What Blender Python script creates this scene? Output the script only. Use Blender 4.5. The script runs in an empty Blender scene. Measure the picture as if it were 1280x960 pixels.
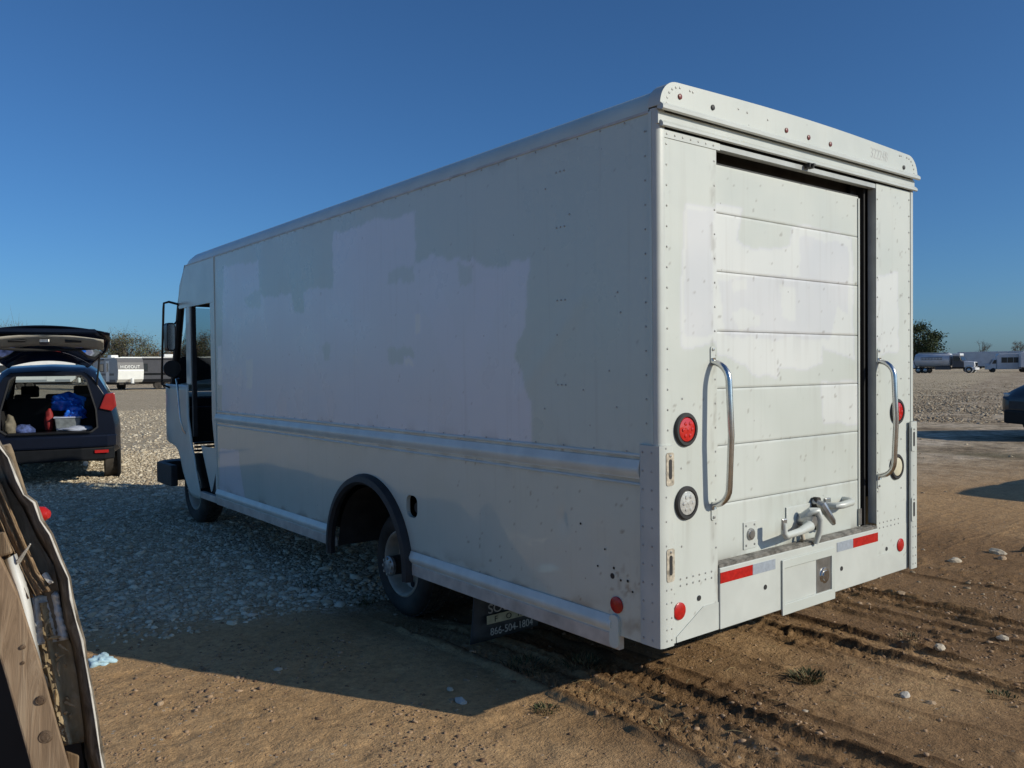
import bpy, bmesh, math, random
import numpy as np
from mathutils import Vector, Matrix
from mathutils.geometry import tessellate_polygon

random.seed(7)
RNG = np.random.default_rng(7)
scene = bpy.context.scene
COL = scene.collection
R_ = math.radians

# ------------------------------------------------------------------ camera
CAMPOS = Vector((-2.80272786, -2.48720889, 1.70911155))
FWD = Vector((0.6201444, 0.78424222, -0.0196231))
RGT = Vector((0.78423694, -0.6203846, -0.00976627))
UPV = Vector((0.01983299, 0.00933266, 0.99975975))
cam = bpy.data.cameras.new('camera')
cam.sensor_width = 36.0
cam.lens = 1032.04 * 36.0 / 1280.0
cam.clip_start = 0.05
cam.clip_end = 6000
cam_ob = bpy.data.objects.new('camera', cam)
COL.objects.link(cam_ob)
M = Matrix((RGT, UPV, -FWD)).transposed().to_4x4()
M.translation = CAMPOS
cam_ob.matrix_world = M
scene.camera = cam_ob

# ------------------------------------------------------------------ sky, sun, exposure
SUN_EL = R_(25.3)
SUN_AZ = math.atan2(0.495, -0.869)          # clockwise from +Y, towards the sun
to_sun = Vector((math.sin(SUN_AZ) * math.cos(SUN_EL), math.cos(SUN_AZ) * math.cos(SUN_EL), math.sin(SUN_EL)))
world = bpy.data.worlds.new('World')
scene.world = world
world.use_nodes = True
wn = world.node_tree
bg = wn.nodes['Background']
sky = wn.nodes.new('ShaderNodeTexSky')
sky.sky_type = 'NISHITA'
sky.sun_disc = False
sky.sun_elevation = SUN_EL
sky.sun_rotation = SUN_AZ
sky.altitude = 0
sky.air_density = 0.85
sky.dust_density = 0.9
sky.ozone_density = 10.0
tint = wn.nodes.new('ShaderNodeMix'); tint.data_type = 'RGBA'; tint.blend_type = 'MULTIPLY'
tint.inputs[0].default_value = 1.0; tint.inputs[7].default_value = (0.87, 0.975, 0.935, 1)      # clear, slightly green-blue air
wn.links.new(sky.outputs['Color'], tint.inputs[6]); wn.links.new(tint.outputs[2], bg.inputs['Color'])
bg.inputs['Strength'].default_value = 0.107
sun = bpy.data.lights.new('sun', 'SUN')
sun.energy = 3.7
sun.angle = R_(0.53)
sun.color = (1.0, 0.925, 0.77)
sun_ob = bpy.data.objects.new('sun', sun)
COL.objects.link(sun_ob)
sun_ob.rotation_euler = to_sun.to_track_quat('Z', 'Y').to_euler()
sun_ob.location = to_sun * 40
scene.view_settings.view_transform = 'Standard'
scene.view_settings.look = 'None'
scene.view_settings.gamma = 1.0
scene.view_settings.use_curve_mapping = False
scene.view_settings.exposure = 0.0

# ------------------------------------------------------------------ noise (numpy)
def vnoise(x, y, seed=0):
    xi = np.floor(x).astype(np.int64); yi = np.floor(y).astype(np.int64)
    fx = x - xi; fy = y - yi
    fx = fx * fx * (3 - 2 * fx); fy = fy * fy * (3 - 2 * fy)
    def hsh(a, b):
        n = (a * 374761393 + b * 668265263 + seed * 1442695041) & 0x7fffffff
        n = ((n ^ (n >> 13)) * 1274126177) & 0x7fffffff
        n = n ^ (n >> 16)
        return (n & 0xffff) / 65535.0
    a = hsh(xi, yi); b = hsh(xi + 1, yi); c = hsh(xi, yi + 1); d = hsh(xi + 1, yi + 1)
    return (a + (b - a) * fx) * (1 - fy) + (c + (d - c) * fx) * fy
def fbm(x, y, seed=0, octv=4):
    s = 0; a = .5; t = 0
    for i in range(octv):
        s = s + a * vnoise(x * 2 ** i + 17.3 * i, y * 2 ** i - 9.1 * i, seed + i); t += a; a *= .5
    return s / t
def sstep(a, b, x):
    t = np.clip((x - a) / (b - a), 0, 1); return t * t * (3 - 2 * t)

# ------------------------------------------------------------------ materials
def nodes(name):
    m = bpy.data.materials.new(name); m.use_nodes = True
    return m, m.node_tree, m.node_tree.nodes['Principled BSDF']
def tex_noise(nt, scale, detail=4, rough=.55, coord='Object', vec=None):
    n = nt.nodes.new('ShaderNodeTexNoise'); n.inputs['Scale'].default_value = scale
    n.inputs['Detail'].default_value = detail; n.inputs['Roughness'].default_value = rough
    if vec is None:
        tc = nt.nodes.get('TC') or nt.nodes.new('ShaderNodeTexCoord'); tc.name = 'TC'
        vec = tc.outputs[coord]
    nt.links.new(vec, n.inputs['Vector']); return n
def ramp(nt, src, stops):
    r = nt.nodes.new('ShaderNodeValToRGB')
    while len(r.color_ramp.elements) < len(stops): r.color_ramp.elements.new(.5)
    for e, (p, c) in zip(r.color_ramp.elements, stops):
        e.position = p; e.color = c if len(c) == 4 else (*c, 1)
    nt.links.new(src, r.inputs['Fac']); return r
def mixc(nt, fac, a, b, mode='MIX'):
    m = nt.nodes.new('ShaderNodeMix'); m.data_type = 'RGBA'; m.blend_type = mode
    for sock, v in ((m.inputs[0], fac), (m.inputs[6], a), (m.inputs[7], b)):
        if hasattr(v, 'links'): nt.links.new(v, sock)
        elif isinstance(v, (int, float)): sock.default_value = v
        else: sock.default_value = (*v, 1)
    return m.outputs[2]
def bump(nt, bsdf, h, strength=.3, dist=.01):
    b = nt.nodes.new('ShaderNodeBump'); b.inputs['Strength'].default_value = strength
    b.inputs['Distance'].default_value = dist
    nt.links.new(h, b.inputs['Height']); nt.links.new(b.outputs['Normal'], bsdf.inputs['Normal']); return b
def simple(name, col, rough=.5, metal=0, var=.15, scale=6, bmp=0, bscale=60, spec=.5, coat=0):
    m, nt, b = nodes(name)
    n = tex_noise(nt, scale)
    lo = tuple(c * (1 - var) for c in col); hi = tuple(min(1, c * (1 + var)) for c in col)
    r = ramp(nt, n.outputs['Fac'], [(.3, lo), (.7, hi)])
    nt.links.new(r.outputs['Color'], b.inputs['Base Color'])
    b.inputs['Roughness'].default_value = rough; b.inputs['Metallic'].default_value = metal
    b.inputs['Specular IOR Level'].default_value = spec
    b.inputs['Coat Weight'].default_value = coat
    if bmp:
        n2 = tex_noise(nt, bscale); bump(nt, b, n2.outputs['Fac'], bmp, .005)
    return m
def glass_mat(name, col, rough=.03, alpha_mix=.5):
    m, nt, b = nodes(name)
    out = nt.nodes['Material Output']
    tr = nt.nodes.new('ShaderNodeBsdfTransparent'); tr.inputs['Color'].default_value = (*col, 1)
    gl = nt.nodes.new('ShaderNodeBsdfGlossy'); gl.inputs['Roughness'].default_value = rough
    fr = nt.nodes.new('ShaderNodeFresnel'); fr.inputs['IOR'].default_value = 1.5
    mx = nt.nodes.new('ShaderNodeMixShader')
    nt.links.new(fr.outputs[0], mx.inputs[0]); nt.links.new(tr.outputs[0], mx.inputs[1]); nt.links.new(gl.outputs[0], mx.inputs[2])
    nt.links.new(mx.outputs[0], out.inputs['Surface']); return m
def paint_mat(name, base, patch, cream, rough=.28, wav=.15, coat=0, coatr=.04):
    """old white paint with lighter repainted patches (mask = mesh attribute 'patch'), drips, faint dirt"""
    m, nt, b = nodes(name)
    at = nt.nodes.new('ShaderNodeAttribute'); at.attribute_name = 'patch'
    r = ramp(nt, at.outputs['Fac'], [(0, base), (.45, patch), (.55, patch), (1, cream)])
    n = tex_noise(nt, 2.2, 5); n2 = tex_noise(nt, 55, 3)
    c = mixc(nt, .10, r.outputs['Color'], n.outputs['Fac'], 'OVERLAY')
    # vertical run-off streaks
    tc = nt.nodes['TC']
    mp = nt.nodes.new('ShaderNodeMapping'); mp.inputs['Scale'].default_value = (9, 9, .35)
    nt.links.new(tc.outputs['Object'], mp.inputs['Vector'])
    st = tex_noise(nt, 3.0, 5, .6, vec=mp.outputs['Vector'])
    sr = ramp(nt, st.outputs['Fac'], [(.56, (0, 0, 0)), (.80, (1, 1, 1))])
    k = nt.nodes.new('ShaderNodeMath'); k.operation = 'MULTIPLY'; k.inputs[1].default_value = .16
    nt.links.new(sr.outputs['Color'], k.inputs[0])
    c = mixc(nt, k.outputs[0], c, (.30, .27, .22))
    # chips and specks
    vo = nt.nodes.new('ShaderNodeTexVoronoi'); vo.inputs['Scale'].default_value = 7
    nt.links.new(tc.outputs['Object'], vo.inputs['Vector'])
    vr = ramp(nt, vo.outputs['Distance'], [(.025, (1, 1, 1)), (.04, (0, 0, 0))])
    k2 = nt.nodes.new('ShaderNodeMath'); k2.operation = 'MULTIPLY'; k2.inputs[1].default_value = .5
    nt.links.new(vr.outputs['Color'], k2.inputs[0])
    c = mixc(nt, k2.outputs[0], c, (.16, .15, .14))
    gr_ = nt.nodes.new('ShaderNodeAttribute'); gr_.attribute_name = 'grime'
    c = mixc(nt, gr_.outputs['Fac'], c, (.15, .115, .08))
    nt.links.new(c, b.inputs['Base Color'])
    rr = ramp(nt, n.outputs['Fac'], [(.3, (rough * .75,) * 3), (.7, (rough * 1.3,) * 3)])
    nt.links.new(rr.outputs['Color'], b.inputs['Roughness'])
    b.inputs['Coat Weight'].default_value = coat; b.inputs['Coat Roughness'].default_value = coatr
    wv = tex_noise(nt, 1.3, 2, .4)
    bm_ = bump(nt, b, wv.outputs['Fac'], wav, .05)
    b2 = nt.nodes.new('ShaderNodeBump'); b2.inputs['Strength'].default_value = .04; b2.inputs['Distance'].default_value = .003
    nt.links.new(n2.outputs['Fac'], b2.inputs['Height']); nt.links.new(bm_.outputs['Normal'], b2.inputs['Normal'])
    nt.links.new(b2.outputs['Normal'], b.inputs['Normal'])
    return m

MAT = {}
MAT['side'] = paint_mat('side_paint', (.545, .615, .55), (.70, .73, .76), (.84, .84, .74), .20, .09, .8)
MAT['upper'] = paint_mat('upper_side_paint', (.56, .63, .565), (.72, .75, .78), (.86, .86, .76), .30, .10, .25, .16)
MAT['rear'] = paint_mat('rear_paint', (.535, .565, .525), (.575, .59, .60), (.63, .65, .625), .42, .05)
MAT['white'] = simple('white_trim_paint', (.53, .555, .52), .35, 0, .07, 5, .05, 40)
MAT['cabwhite'] = simple('cab_paint', (.57, .64, .58), .25, 0, .08, 3, .04, 30)
MAT['frame'] = simple('grey_jamb_paint', (.40, .42, .41), .45, .1, .12, 8)
MAT['alu'] = simple('worn_aluminium', (.45, .45, .44), .32, .9, .2, 20, .06, 80)
MAT['rail'] = simple('painted_rail', (.60, .66, .62), .30, 0, .10, 7, .05, 25)
MAT['railtan'] = simple('bare_flange', (.50, .47, .42), .4, .1, .22, 9, .05, 25)
MAT['chrome'] = simple('brushed_steel', (.62, .62, .61), .22, 1, .12, 30)
MAT['black'] = simple('black_rubber', (.02, .02, .021), .6, 0, .3, 12, .1, 60)
MAT['blackgloss'] = simple('black_plastic', (.015, .015, .017), .3, 0, .2, 8)
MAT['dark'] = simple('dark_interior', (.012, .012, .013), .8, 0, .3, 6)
MAT['under'] = simple('rusty_chassis', (.03, .026, .022), .8, .1, .4, 9, .1, 40)
MAT['tyre'] = simple('dusty_tyre_rubber', (.040, .034, .028), .8, 0, .6, 5, .25, 50)
MAT['rim'] = simple('dusty_rim', (.42, .38, .31), .5, .2, .25, 10, .08, 50)
MAT['hub'] = simple('hub_metal', (.33, .33, .32), .45, .6, .5, 25, .2, 60)
MAT['redlens'] = simple('red_lens', (.55, .02, .015), .12, 0, .12, 60, .25, 90, .6, .5)
MAT['redrefl'] = simple('red_reflector', (.42, .015, .012), .25, 0, .2, 50, .15, 120)
MAT['cartail'] = simple('car_tail_lens', (.30, .018, .015), .2, 0, .2, 8)
MAT['oldlens'] = simple('sun_faded_lens', (.16, .035, .03), .4, 0, .3, 60)
MAT['clearlens'] = simple('clear_lens', (.55, .55, .52), .15, .2, .2, 60, .4, 90)
MAT['creamlens'] = simple('cream_hole_cover', (.58, .54, .40), .5, 0, .1, 20)
MAT['greyrefl'] = simple('grey_reflector', (.33, .37, .42), .3, 0, .12, 60, .1, 120)
MAT['sill'] = simple('scuffed_sill', (.22, .21, .19), .45, .4, .6, 22, .15, 40)
MAT['rust'] = simple('old_adhesive', (.42, .37, .29), .7, 0, .5, 45, .1, 60)
MAT['ghost'] = simple('faded_lettering', (.47, .48, .46), .5, 0, .15, 60)
MAT['flap'] = simple('dusty_flap_rubber', (.055, .058, .060), .7, 0, .25, 9, .1, 40)
MAT['flaptext'] = simple('flap_lettering', (.42, .42, .40), .6, 0, .2, 30)
MAT['flapbar'] = simple('flap_yellow_bar', (.40, .39, .27), .6, 0, .2, 30)
MAT['navy'] = simple('navy_car_paint', (.007, .010, .020), .2, .0, .1, 4, .0, 12, .16, 0)
MAT['bumperblk'] = simple('grey_bumper_plastic', (.010, .011, .013), .45, 0, .2, 10, spec=.12)
MAT['cargrey'] = simple('trim_cream', (.45, .42, .36), .6, 0, .1, 8)
MAT['carglass'] = glass_mat('tinted_glass', (.05, .06, .065))
MAT['clrglass'] = glass_mat('clear_glass', (.62, .68, .68))
MAT['rvgrey'] = simple('rv_grey_siding', (.30, .32, .34), .4, 0, .06, 3)
MAT['rvdark'] = simple('rv_charcoal_siding', (.07, .07, .078), .45, 0, .08, 3)
MAT['rvwhite'] = simple('rv_white_fibreglass', (.78, .78, .74), .35, 0, .04, 3)
MAT['farwhite'] = simple('far_white_paint', (.68, .69, .70), .35, 0, .08, 1)
MAT['bluewhite'] = simple('tank_silver_paint', (.55, .57, .60), .3, .1, .1, 1)
MAT['winglass'] = simple('dark_window', (.02, .023, .028), .08, 0, .1, 3, spec=.7)

# ------------------------------------------------------------------ mesh builder
class MB:
    def __init__(s): s.v = []; s.f = []
    def add(s, vs, fs):
        o = len(s.v); s.v += [tuple(p) for p in vs]; s.f += [tuple(i + o for i in f) for f in fs]; return s
    def box(s, x0, x1, y0, y1, z0, z1):
        return s.add([(x, y, z) for z in (z0, z1) for y in (y0, y1) for x in (x0, x1)],
                     [(0, 2, 3, 1), (4, 5, 7, 6), (0, 1, 5, 4), (2, 6, 7, 3), (0, 4, 6, 2), (1, 3, 7, 5)])
    def prism(s, pts, axis, a, b, holes=()):
        """polygon pts (2D) extruded along axis from a to b; 2D = remaining axes in xyz order"""
        def mk(p, t):
            if axis == 0: return (t, p[0], p[1])
            if axis == 1: return (p[0], t, p[1])
            return (p[0], p[1], t)
        loops = [list(pts)] + [list(h) for h in holes]
        flat = [p for l in loops for p in l]; n = len(flat)
        tri = tessellate_polygon([[Vector((p[0], p[1], 0)) for p in l] for l in loops])
        vs = [mk(p, a) for p in flat] + [mk(p, b) for p in flat]
        fs = [tuple(t) for t in tri] + [tuple(i + n for i in reversed(t)) for t in tri]
        o = 0
        for l in loops:
            m = len(l)
            for i in range(m):
                j = (i + 1) % m; fs.append((o + i, o + j, o + j + n, o + i + n))
            o += m
        return s.add(vs, fs)
    def tube(s, path, r, n=8, cap=True):
        path = [Vector(p) for p in path]; rs = r if isinstance(r, (list, tuple)) else [r] * len(path)
        vs = []; fs = []; up = None
        for i, p in enumerate(path):
            t = (path[min(i + 1, len(path) - 1)] - path[max(i - 1, 0)])
            if t.length < 1e-9: t = Vector((0, 0, 1))
            t.normalize()
            if up is None:
                up = Vector((0, 0, 1)) if abs(t.z) < .9 else Vector((1, 0, 0))
            a = t.cross(up)
            if a.length < 1e-6: a = t.cross(Vector((.3, .5, .8)))
            a.normalize(); b = a.cross(t).normalized(); up = b
            for k in range(n):
                th = 2 * math.pi * k / n
                vs.append(p + (a * math.cos(th) + b * math.sin(th)) * rs[i])
        for i in range(len(path) - 1):
            for k in range(n):
                k2 = (k + 1) % n
                fs.append((i * n + k, i * n + k2, (i + 1) * n + k2, (i + 1) * n + k))
        if cap:
            fs.append(tuple(reversed(range(n)))); m = (len(path) - 1) * n
            fs.append(tuple(range(m, m + n)))
        return s.add(vs, fs)
    def lathe(s, prof, c, axis, n=24, closed=False):
        """prof: list of (r, t) ; t along axis"""
        vs = []; fs = []; m = len(prof)
        for k in range(n):
            th = 2 * math.pi * k / n; ca, sa = math.cos(th), math.sin(th)
            for r, t in prof:
                if axis == 0: vs.append((c[0] + t, c[1] + r * ca, c[2] + r * sa))
                elif axis == 1: vs.append((c[0] + r * ca, c[1] + t, c[2] + r * sa))
                else: vs.append((c[0] + r * ca, c[1] + r * sa, c[2] + t))
        for k in range(n):
            k2 = (k + 1) % n
            for j in range(m - 1 if not closed else m):
                j2 = (j + 1) % m
                fs.append((k * m + j, k2 * m + j, k2 * m + j2, k * m + j2))
        return s.add(vs, fs)
    def disc(s, c, r, axis, t=.004, n=16, sx=1.0):
        """short capped cylinder: coin"""
        return s.lathe([(0, 0), (r, 0), (r, t), (0, t)], c, axis, n)
    def grid(s, fn, us, vs_):
        nu, nv = len(us), len(vs_)
        return s.add([fn(u, v) for v in vs_ for u in us],
                     [(j * nu + i, j * nu + i + 1, (j + 1) * nu + i + 1, (j + 1) * nu + i) for j in range(nv - 1) for i in range(nu - 1)])

ORIGIN = {}
def build(name, mb, mat, parent=None, smooth=False, bevel=0, solid=0, recalc=True):
    off = ORIGIN.get(parent.name, Vector((0, 0, 0))) if parent else Vector((0, 0, 0))
    used = sorted({i for f in mb.f for i in f})
    if len(used) < len(mb.v):
        rm_ = {a: b for b, a in enumerate(used)}; V0, F0 = mb.v, mb.f; mb = MB(); mb.v = [V0[i] for i in used]; mb.f = [tuple(rm_[i] for i in f) for f in F0]
    me = bpy.data.meshes.new(name)
    me.from_pydata([tuple(Vector(p) - off) for p in mb.v], [], mb.f)
    if recalc:
        b = bmesh.new(); b.from_mesh(me); bmesh.ops.recalc_face_normals(b, faces=b.faces); b.to_mesh(me); b.free()
    me.update()
    if smooth: me.polygons.foreach_set('use_smooth', [True] * len(me.polygons))
    me.materials.append(MAT[mat] if isinstance(mat, str) else mat)
    o = bpy.data.objects.new(name, me); COL.objects.link(o)
    if parent:
        o.parent = parent; ORIGIN[o.name] = off
    if smooth and smooth != 'all':
        mod = o.modifiers.new('edges', 'EDGE_SPLIT'); mod.split_angle = R_(38)
    if bevel:
        mod = o.modifiers.new('bevel', 'BEVEL'); mod.width = bevel; mod.segments = 2; mod.limit_method = 'ANGLE'; mod.angle_limit = R_(40)
    if solid:
        mod = o.modifiers.new('solid', 'SOLIDIFY'); mod.thickness = solid; mod.offset = 0
    return o
def tag(o, label, cat, group=None, kind=None):
    if label: o['label'] = label
    if cat: o['category'] = cat
    if group: o['group'] = group
    if kind: o['kind'] = kind
    return o
def thing(name, label, cat, loc=(0, 0, 0), rz=0, group=None, world_parts=False):
    o = bpy.data.objects.new(name, None); COL.objects.link(o)
    o.empty_display_size = .2; o.location = loc; o.rotation_euler = (0, 0, rz)
    ORIGIN[o.name] = Vector(loc) if world_parts else Vector((0, 0, 0))
    return tag(o, label, cat, group)
def copy_tree(o, parent=None):
    c = o.copy(); COL.objects.link(c)
    if parent: c.parent = parent
    for ch in list(o.children): copy_tree(ch, c)
    return c
def set_attr(o, name, vals):
    a = o.data.attributes.new(name, 'FLOAT', 'POINT'); a.data.foreach_set('value', np.asarray(vals, dtype=np.float32))
def text_part(txt, size, mat, parent, origin, xdir, ydir, name='lettering', squash=1.0, extrude=.001, spacing=1.0):
    cu = bpy.data.curves.new('lettering', 'FONT'); cu.body = txt; cu.size = size; cu.extrude = extrude
    cu.space_character = spacing
    to = bpy.data.objects.new('lettering', cu); COL.objects.link(to)
    dg = bpy.context.evaluated_depsgraph_get(); dg.update()
    me = bpy.data.meshes.new_from_object(to.evaluated_get(dg))
    bpy.data.objects.remove(to)
    X = Vector(xdir).normalized() * squash; Y = Vector(ydir).normalized(); N = Vector(xdir).normalized().cross(Y)
    off = ORIGIN.get(parent.name, Vector((0, 0, 0)))
    for v in me.vertices:
        v.co = Vector(origin) - off + X * v.co.x + Y * v.co.y + N * v.co.z
    me.materials.clear(); me.materials.append(MAT[mat])
    o = bpy.data.objects.new(name, me); COL.objects.link(o); o.parent = parent; ORIGIN[o.name] = off
    return o
def inpoly(px, py, poly):
    r = np.zeros(px.shape, bool); n = len(poly)
    for i in range(n):
        x1, y1 = poly[i]; x2, y2 = poly[(i + 1) % n]
        c = ((y1 > py) != (y2 > py)) & (px < (x2 - x1) * (py - y1) / ((y2 - y1) + 1e-12) + x1)
        r ^= c
    return r
def arc(cx, cy, r, a0, a1, n):
    return [(cx + r * math.cos(R_(a0 + (a1 - a0) * i / n)), cy + r * math.sin(R_(a0 + (a1 - a0) * i / n))) for i in range(n + 1)]

# ------------------------------------------------------------------ ground
TRACKS = [(.17, .13), (.50, .11), (1.80, .10), (2.05, .09), (2.64, .10), (3.08, .11)]
def gravel_mask(X, Y):
    edge = 3.55 + .35 * np.maximum(0, X - 1.0) + 1.1 * (fbm(X * .8, Y * .8, 3, 4) - .5) - .12 * np.minimum(X + .5, 0) * 1.5
    return sstep(-.80, .50, Y - edge)
RUTS = [(.045, 1), (.40, .9), (.62, .8), (.80, .5), (.24, .45), (1.72, .5), (1.90, 1), (2.15, 1.), (2.02, .5), (2.55, .6), (2.72, .5), (3.15, .9), (2.95, .5), (1.25, .3), (3.9, .5)]
def rut_ridge(X, Y, xr, q):
    w = xr + .07 * (fbm(Y * .6, Y * 0 + xr * 7, 53, 2) - .5) + .035 * (fbm(Y * 3.5, Y * 0 + xr * 3, 54, 2) - .5)
    on = sstep(.14, .36, fbm(Y * 1.3 + xr * 11, Y * 0 + xr, 55, 3)) * (1 - sstep(1.9, 2.6, Y)) * sstep(-5, -4, Y)
    wd = .016 + .016 * fbm(Y * 5 + xr * 9, Y * 0 + 3, 56, 2)
    return q * on * np.exp(-((X - w) / wd) ** 2)
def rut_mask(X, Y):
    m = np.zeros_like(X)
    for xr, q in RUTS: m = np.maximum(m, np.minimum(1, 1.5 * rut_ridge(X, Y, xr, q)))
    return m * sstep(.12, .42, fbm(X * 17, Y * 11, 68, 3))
def ground_h(X, Y):
    g = gravel_mask(X, Y)
    far = 1 - sstep(6, 25, np.hypot(X, Y))
    near = 1 - sstep(5, 9, np.hypot(X - .5, Y))
    h = .03 * (fbm(X * .5, Y * .5, 11, 3) - .5) * far
    h += (.016 * (fbm(X * 2.3, Y * 2.3, 21, 4) - .5) + .0075 * (fbm(X * 9, Y * 9, 31, 3) - .5)) * (1 - .5 * g) * near
    # clods and crumbs in churned soil
    churn = sstep(-.35, .3, X) * (1 - g) * near
    cl = fbm(X * 21, Y * 21, 41, 3)
    h += churn * .016 * sstep(.60, .85, cl) * sstep(.42, .62, fbm(X * 1.6, Y * 1.6, 45, 3))
    h -= (1 - churn) * (1 - g) * near * .007 * sstep(.60, .74, fbm(X * 6, Y * 6, 43, 3))
    for xc, w in TRACKS:
        wob = xc + .05 * (fbm(Y * .7, Y * 0 + xc * 5, 51, 2) - .5)
        dx = X - wob; ad = np.abs(dx)
        act = (1 - sstep(2.2, 3.0, Y)) * sstep(-5, -4, Y) * (.35 + .65 * sstep(.35, .6, fbm(X * 0 + xc * 3, Y * 1.1, 57, 2)))
        h -= act * .013 * (1 - sstep(w * .75, w, ad))
        h += act * .013 * (1 - sstep(w * .8, w, ad)) * sstep(-.2, .4, np.sin(2 * np.pi * (Y / .070 + 2.2 * ad / .1)))
        rid0 = 0
        rid = np.exp(-((ad - w - .025 - .02 * (fbm(X * 4, Y * 4, 63, 3) - .5)) / .020) ** 2)
        h += act * rid * (.009 + .024 * sstep(.35, .70, fbm(X * 12, Y * 7, 61, 3)))
    for xr, q in RUTS:
        h += rut_ridge(X, Y, xr, q) * (.012 + .030 * fbm(X * 14, Y * 9, 67, 3))
    # a wheel has sunk into the soft soil
    h -= .075 * np.exp(-(((X - .3) / .45) ** 2 + ((Y - 2.65) / .6) ** 2))
    return h
def axis(lo, hi, step, f0, f1, ratio=1.05):
    a = list(np.arange(lo, hi + 1e-9, step)); s = step; x = hi
    while x < f1: s = min(s * ratio, 60); x += s; a.append(x)
    s = step; x = lo; pre = []
    while x > f0: s = min(s * ratio, 60); x -= s; pre.append(x)
    return np.array(pre[::-1] + a)
gx = axis(-2.4, 4.0, .017, -900, 1400); gy = axis(-1.3, 3.4, .017, -500, 1400)
GX, GY = np.meshgrid(gx, gy)
GZ = ground_h(GX, GY)
nx, ny = len(gx), len(gy)
vv = np.stack([GX.ravel(), GY.ravel(), GZ.ravel()], 1).astype(np.float32)
idx = np.arange(nx * ny).reshape(ny, nx)
qq = np.stack([idx[:-1, :-1].ravel(), idx[:-1, 1:].ravel(), idx[1:, 1:].ravel(), idx[1:, :-1].ravel()], 1)
gm = bpy.data.meshes.new('ground')
gm.vertices.add(len(vv)); gm.vertices.foreach_set('co', vv.ravel())
gm.loops.add(qq.size); gm.loops.foreach_set('vertex_index', qq.ravel().astype(np.int32))
gm.polygons.add(len(qq)); gm.polygons.foreach_set('loop_start', np.arange(0, qq.size, 4, dtype=np.int32))
gm.update(calc_edges=True)
gm.polygons.foreach_set('use_smooth', np.ones(len(qq), bool))
ground = bpy.data.objects.new('ground', gm); COL.objects.link(ground); ground['kind'] = 'structure'
set_attr(ground, 'gravel', gravel_mask(GX, GY).ravel())
sx, sy = GX.ravel(), GY.ravel()
depth_r = (sx - CAMPOS.x) * .62 + (sy - CAMPOS.y) * .784
lat_r = (sx - CAMPOS.x) * .784 - (sy - CAMPOS.y) * .62
green = sstep(13.3, 14.5, depth_r) * (1 - sstep(15.5, 16.5, depth_r)) * sstep(5, 6.5, lat_r) * sstep(.35, .6, fbm(sx * .5, sy * .5, 71, 3))
green = np.maximum(green, .9 * sstep(7.5, 8.2, depth_r) * (1 - sstep(8.6, 9.4, depth_r)) * sstep(5, 6, lat_r) * sstep(.5, .66, fbm(sx * .8, sy * .8, 72, 3)))
set_attr(ground, 'green', green)
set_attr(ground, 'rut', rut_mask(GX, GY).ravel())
set_attr(ground, 'far', sstep(9, 17, depth_r))

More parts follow.
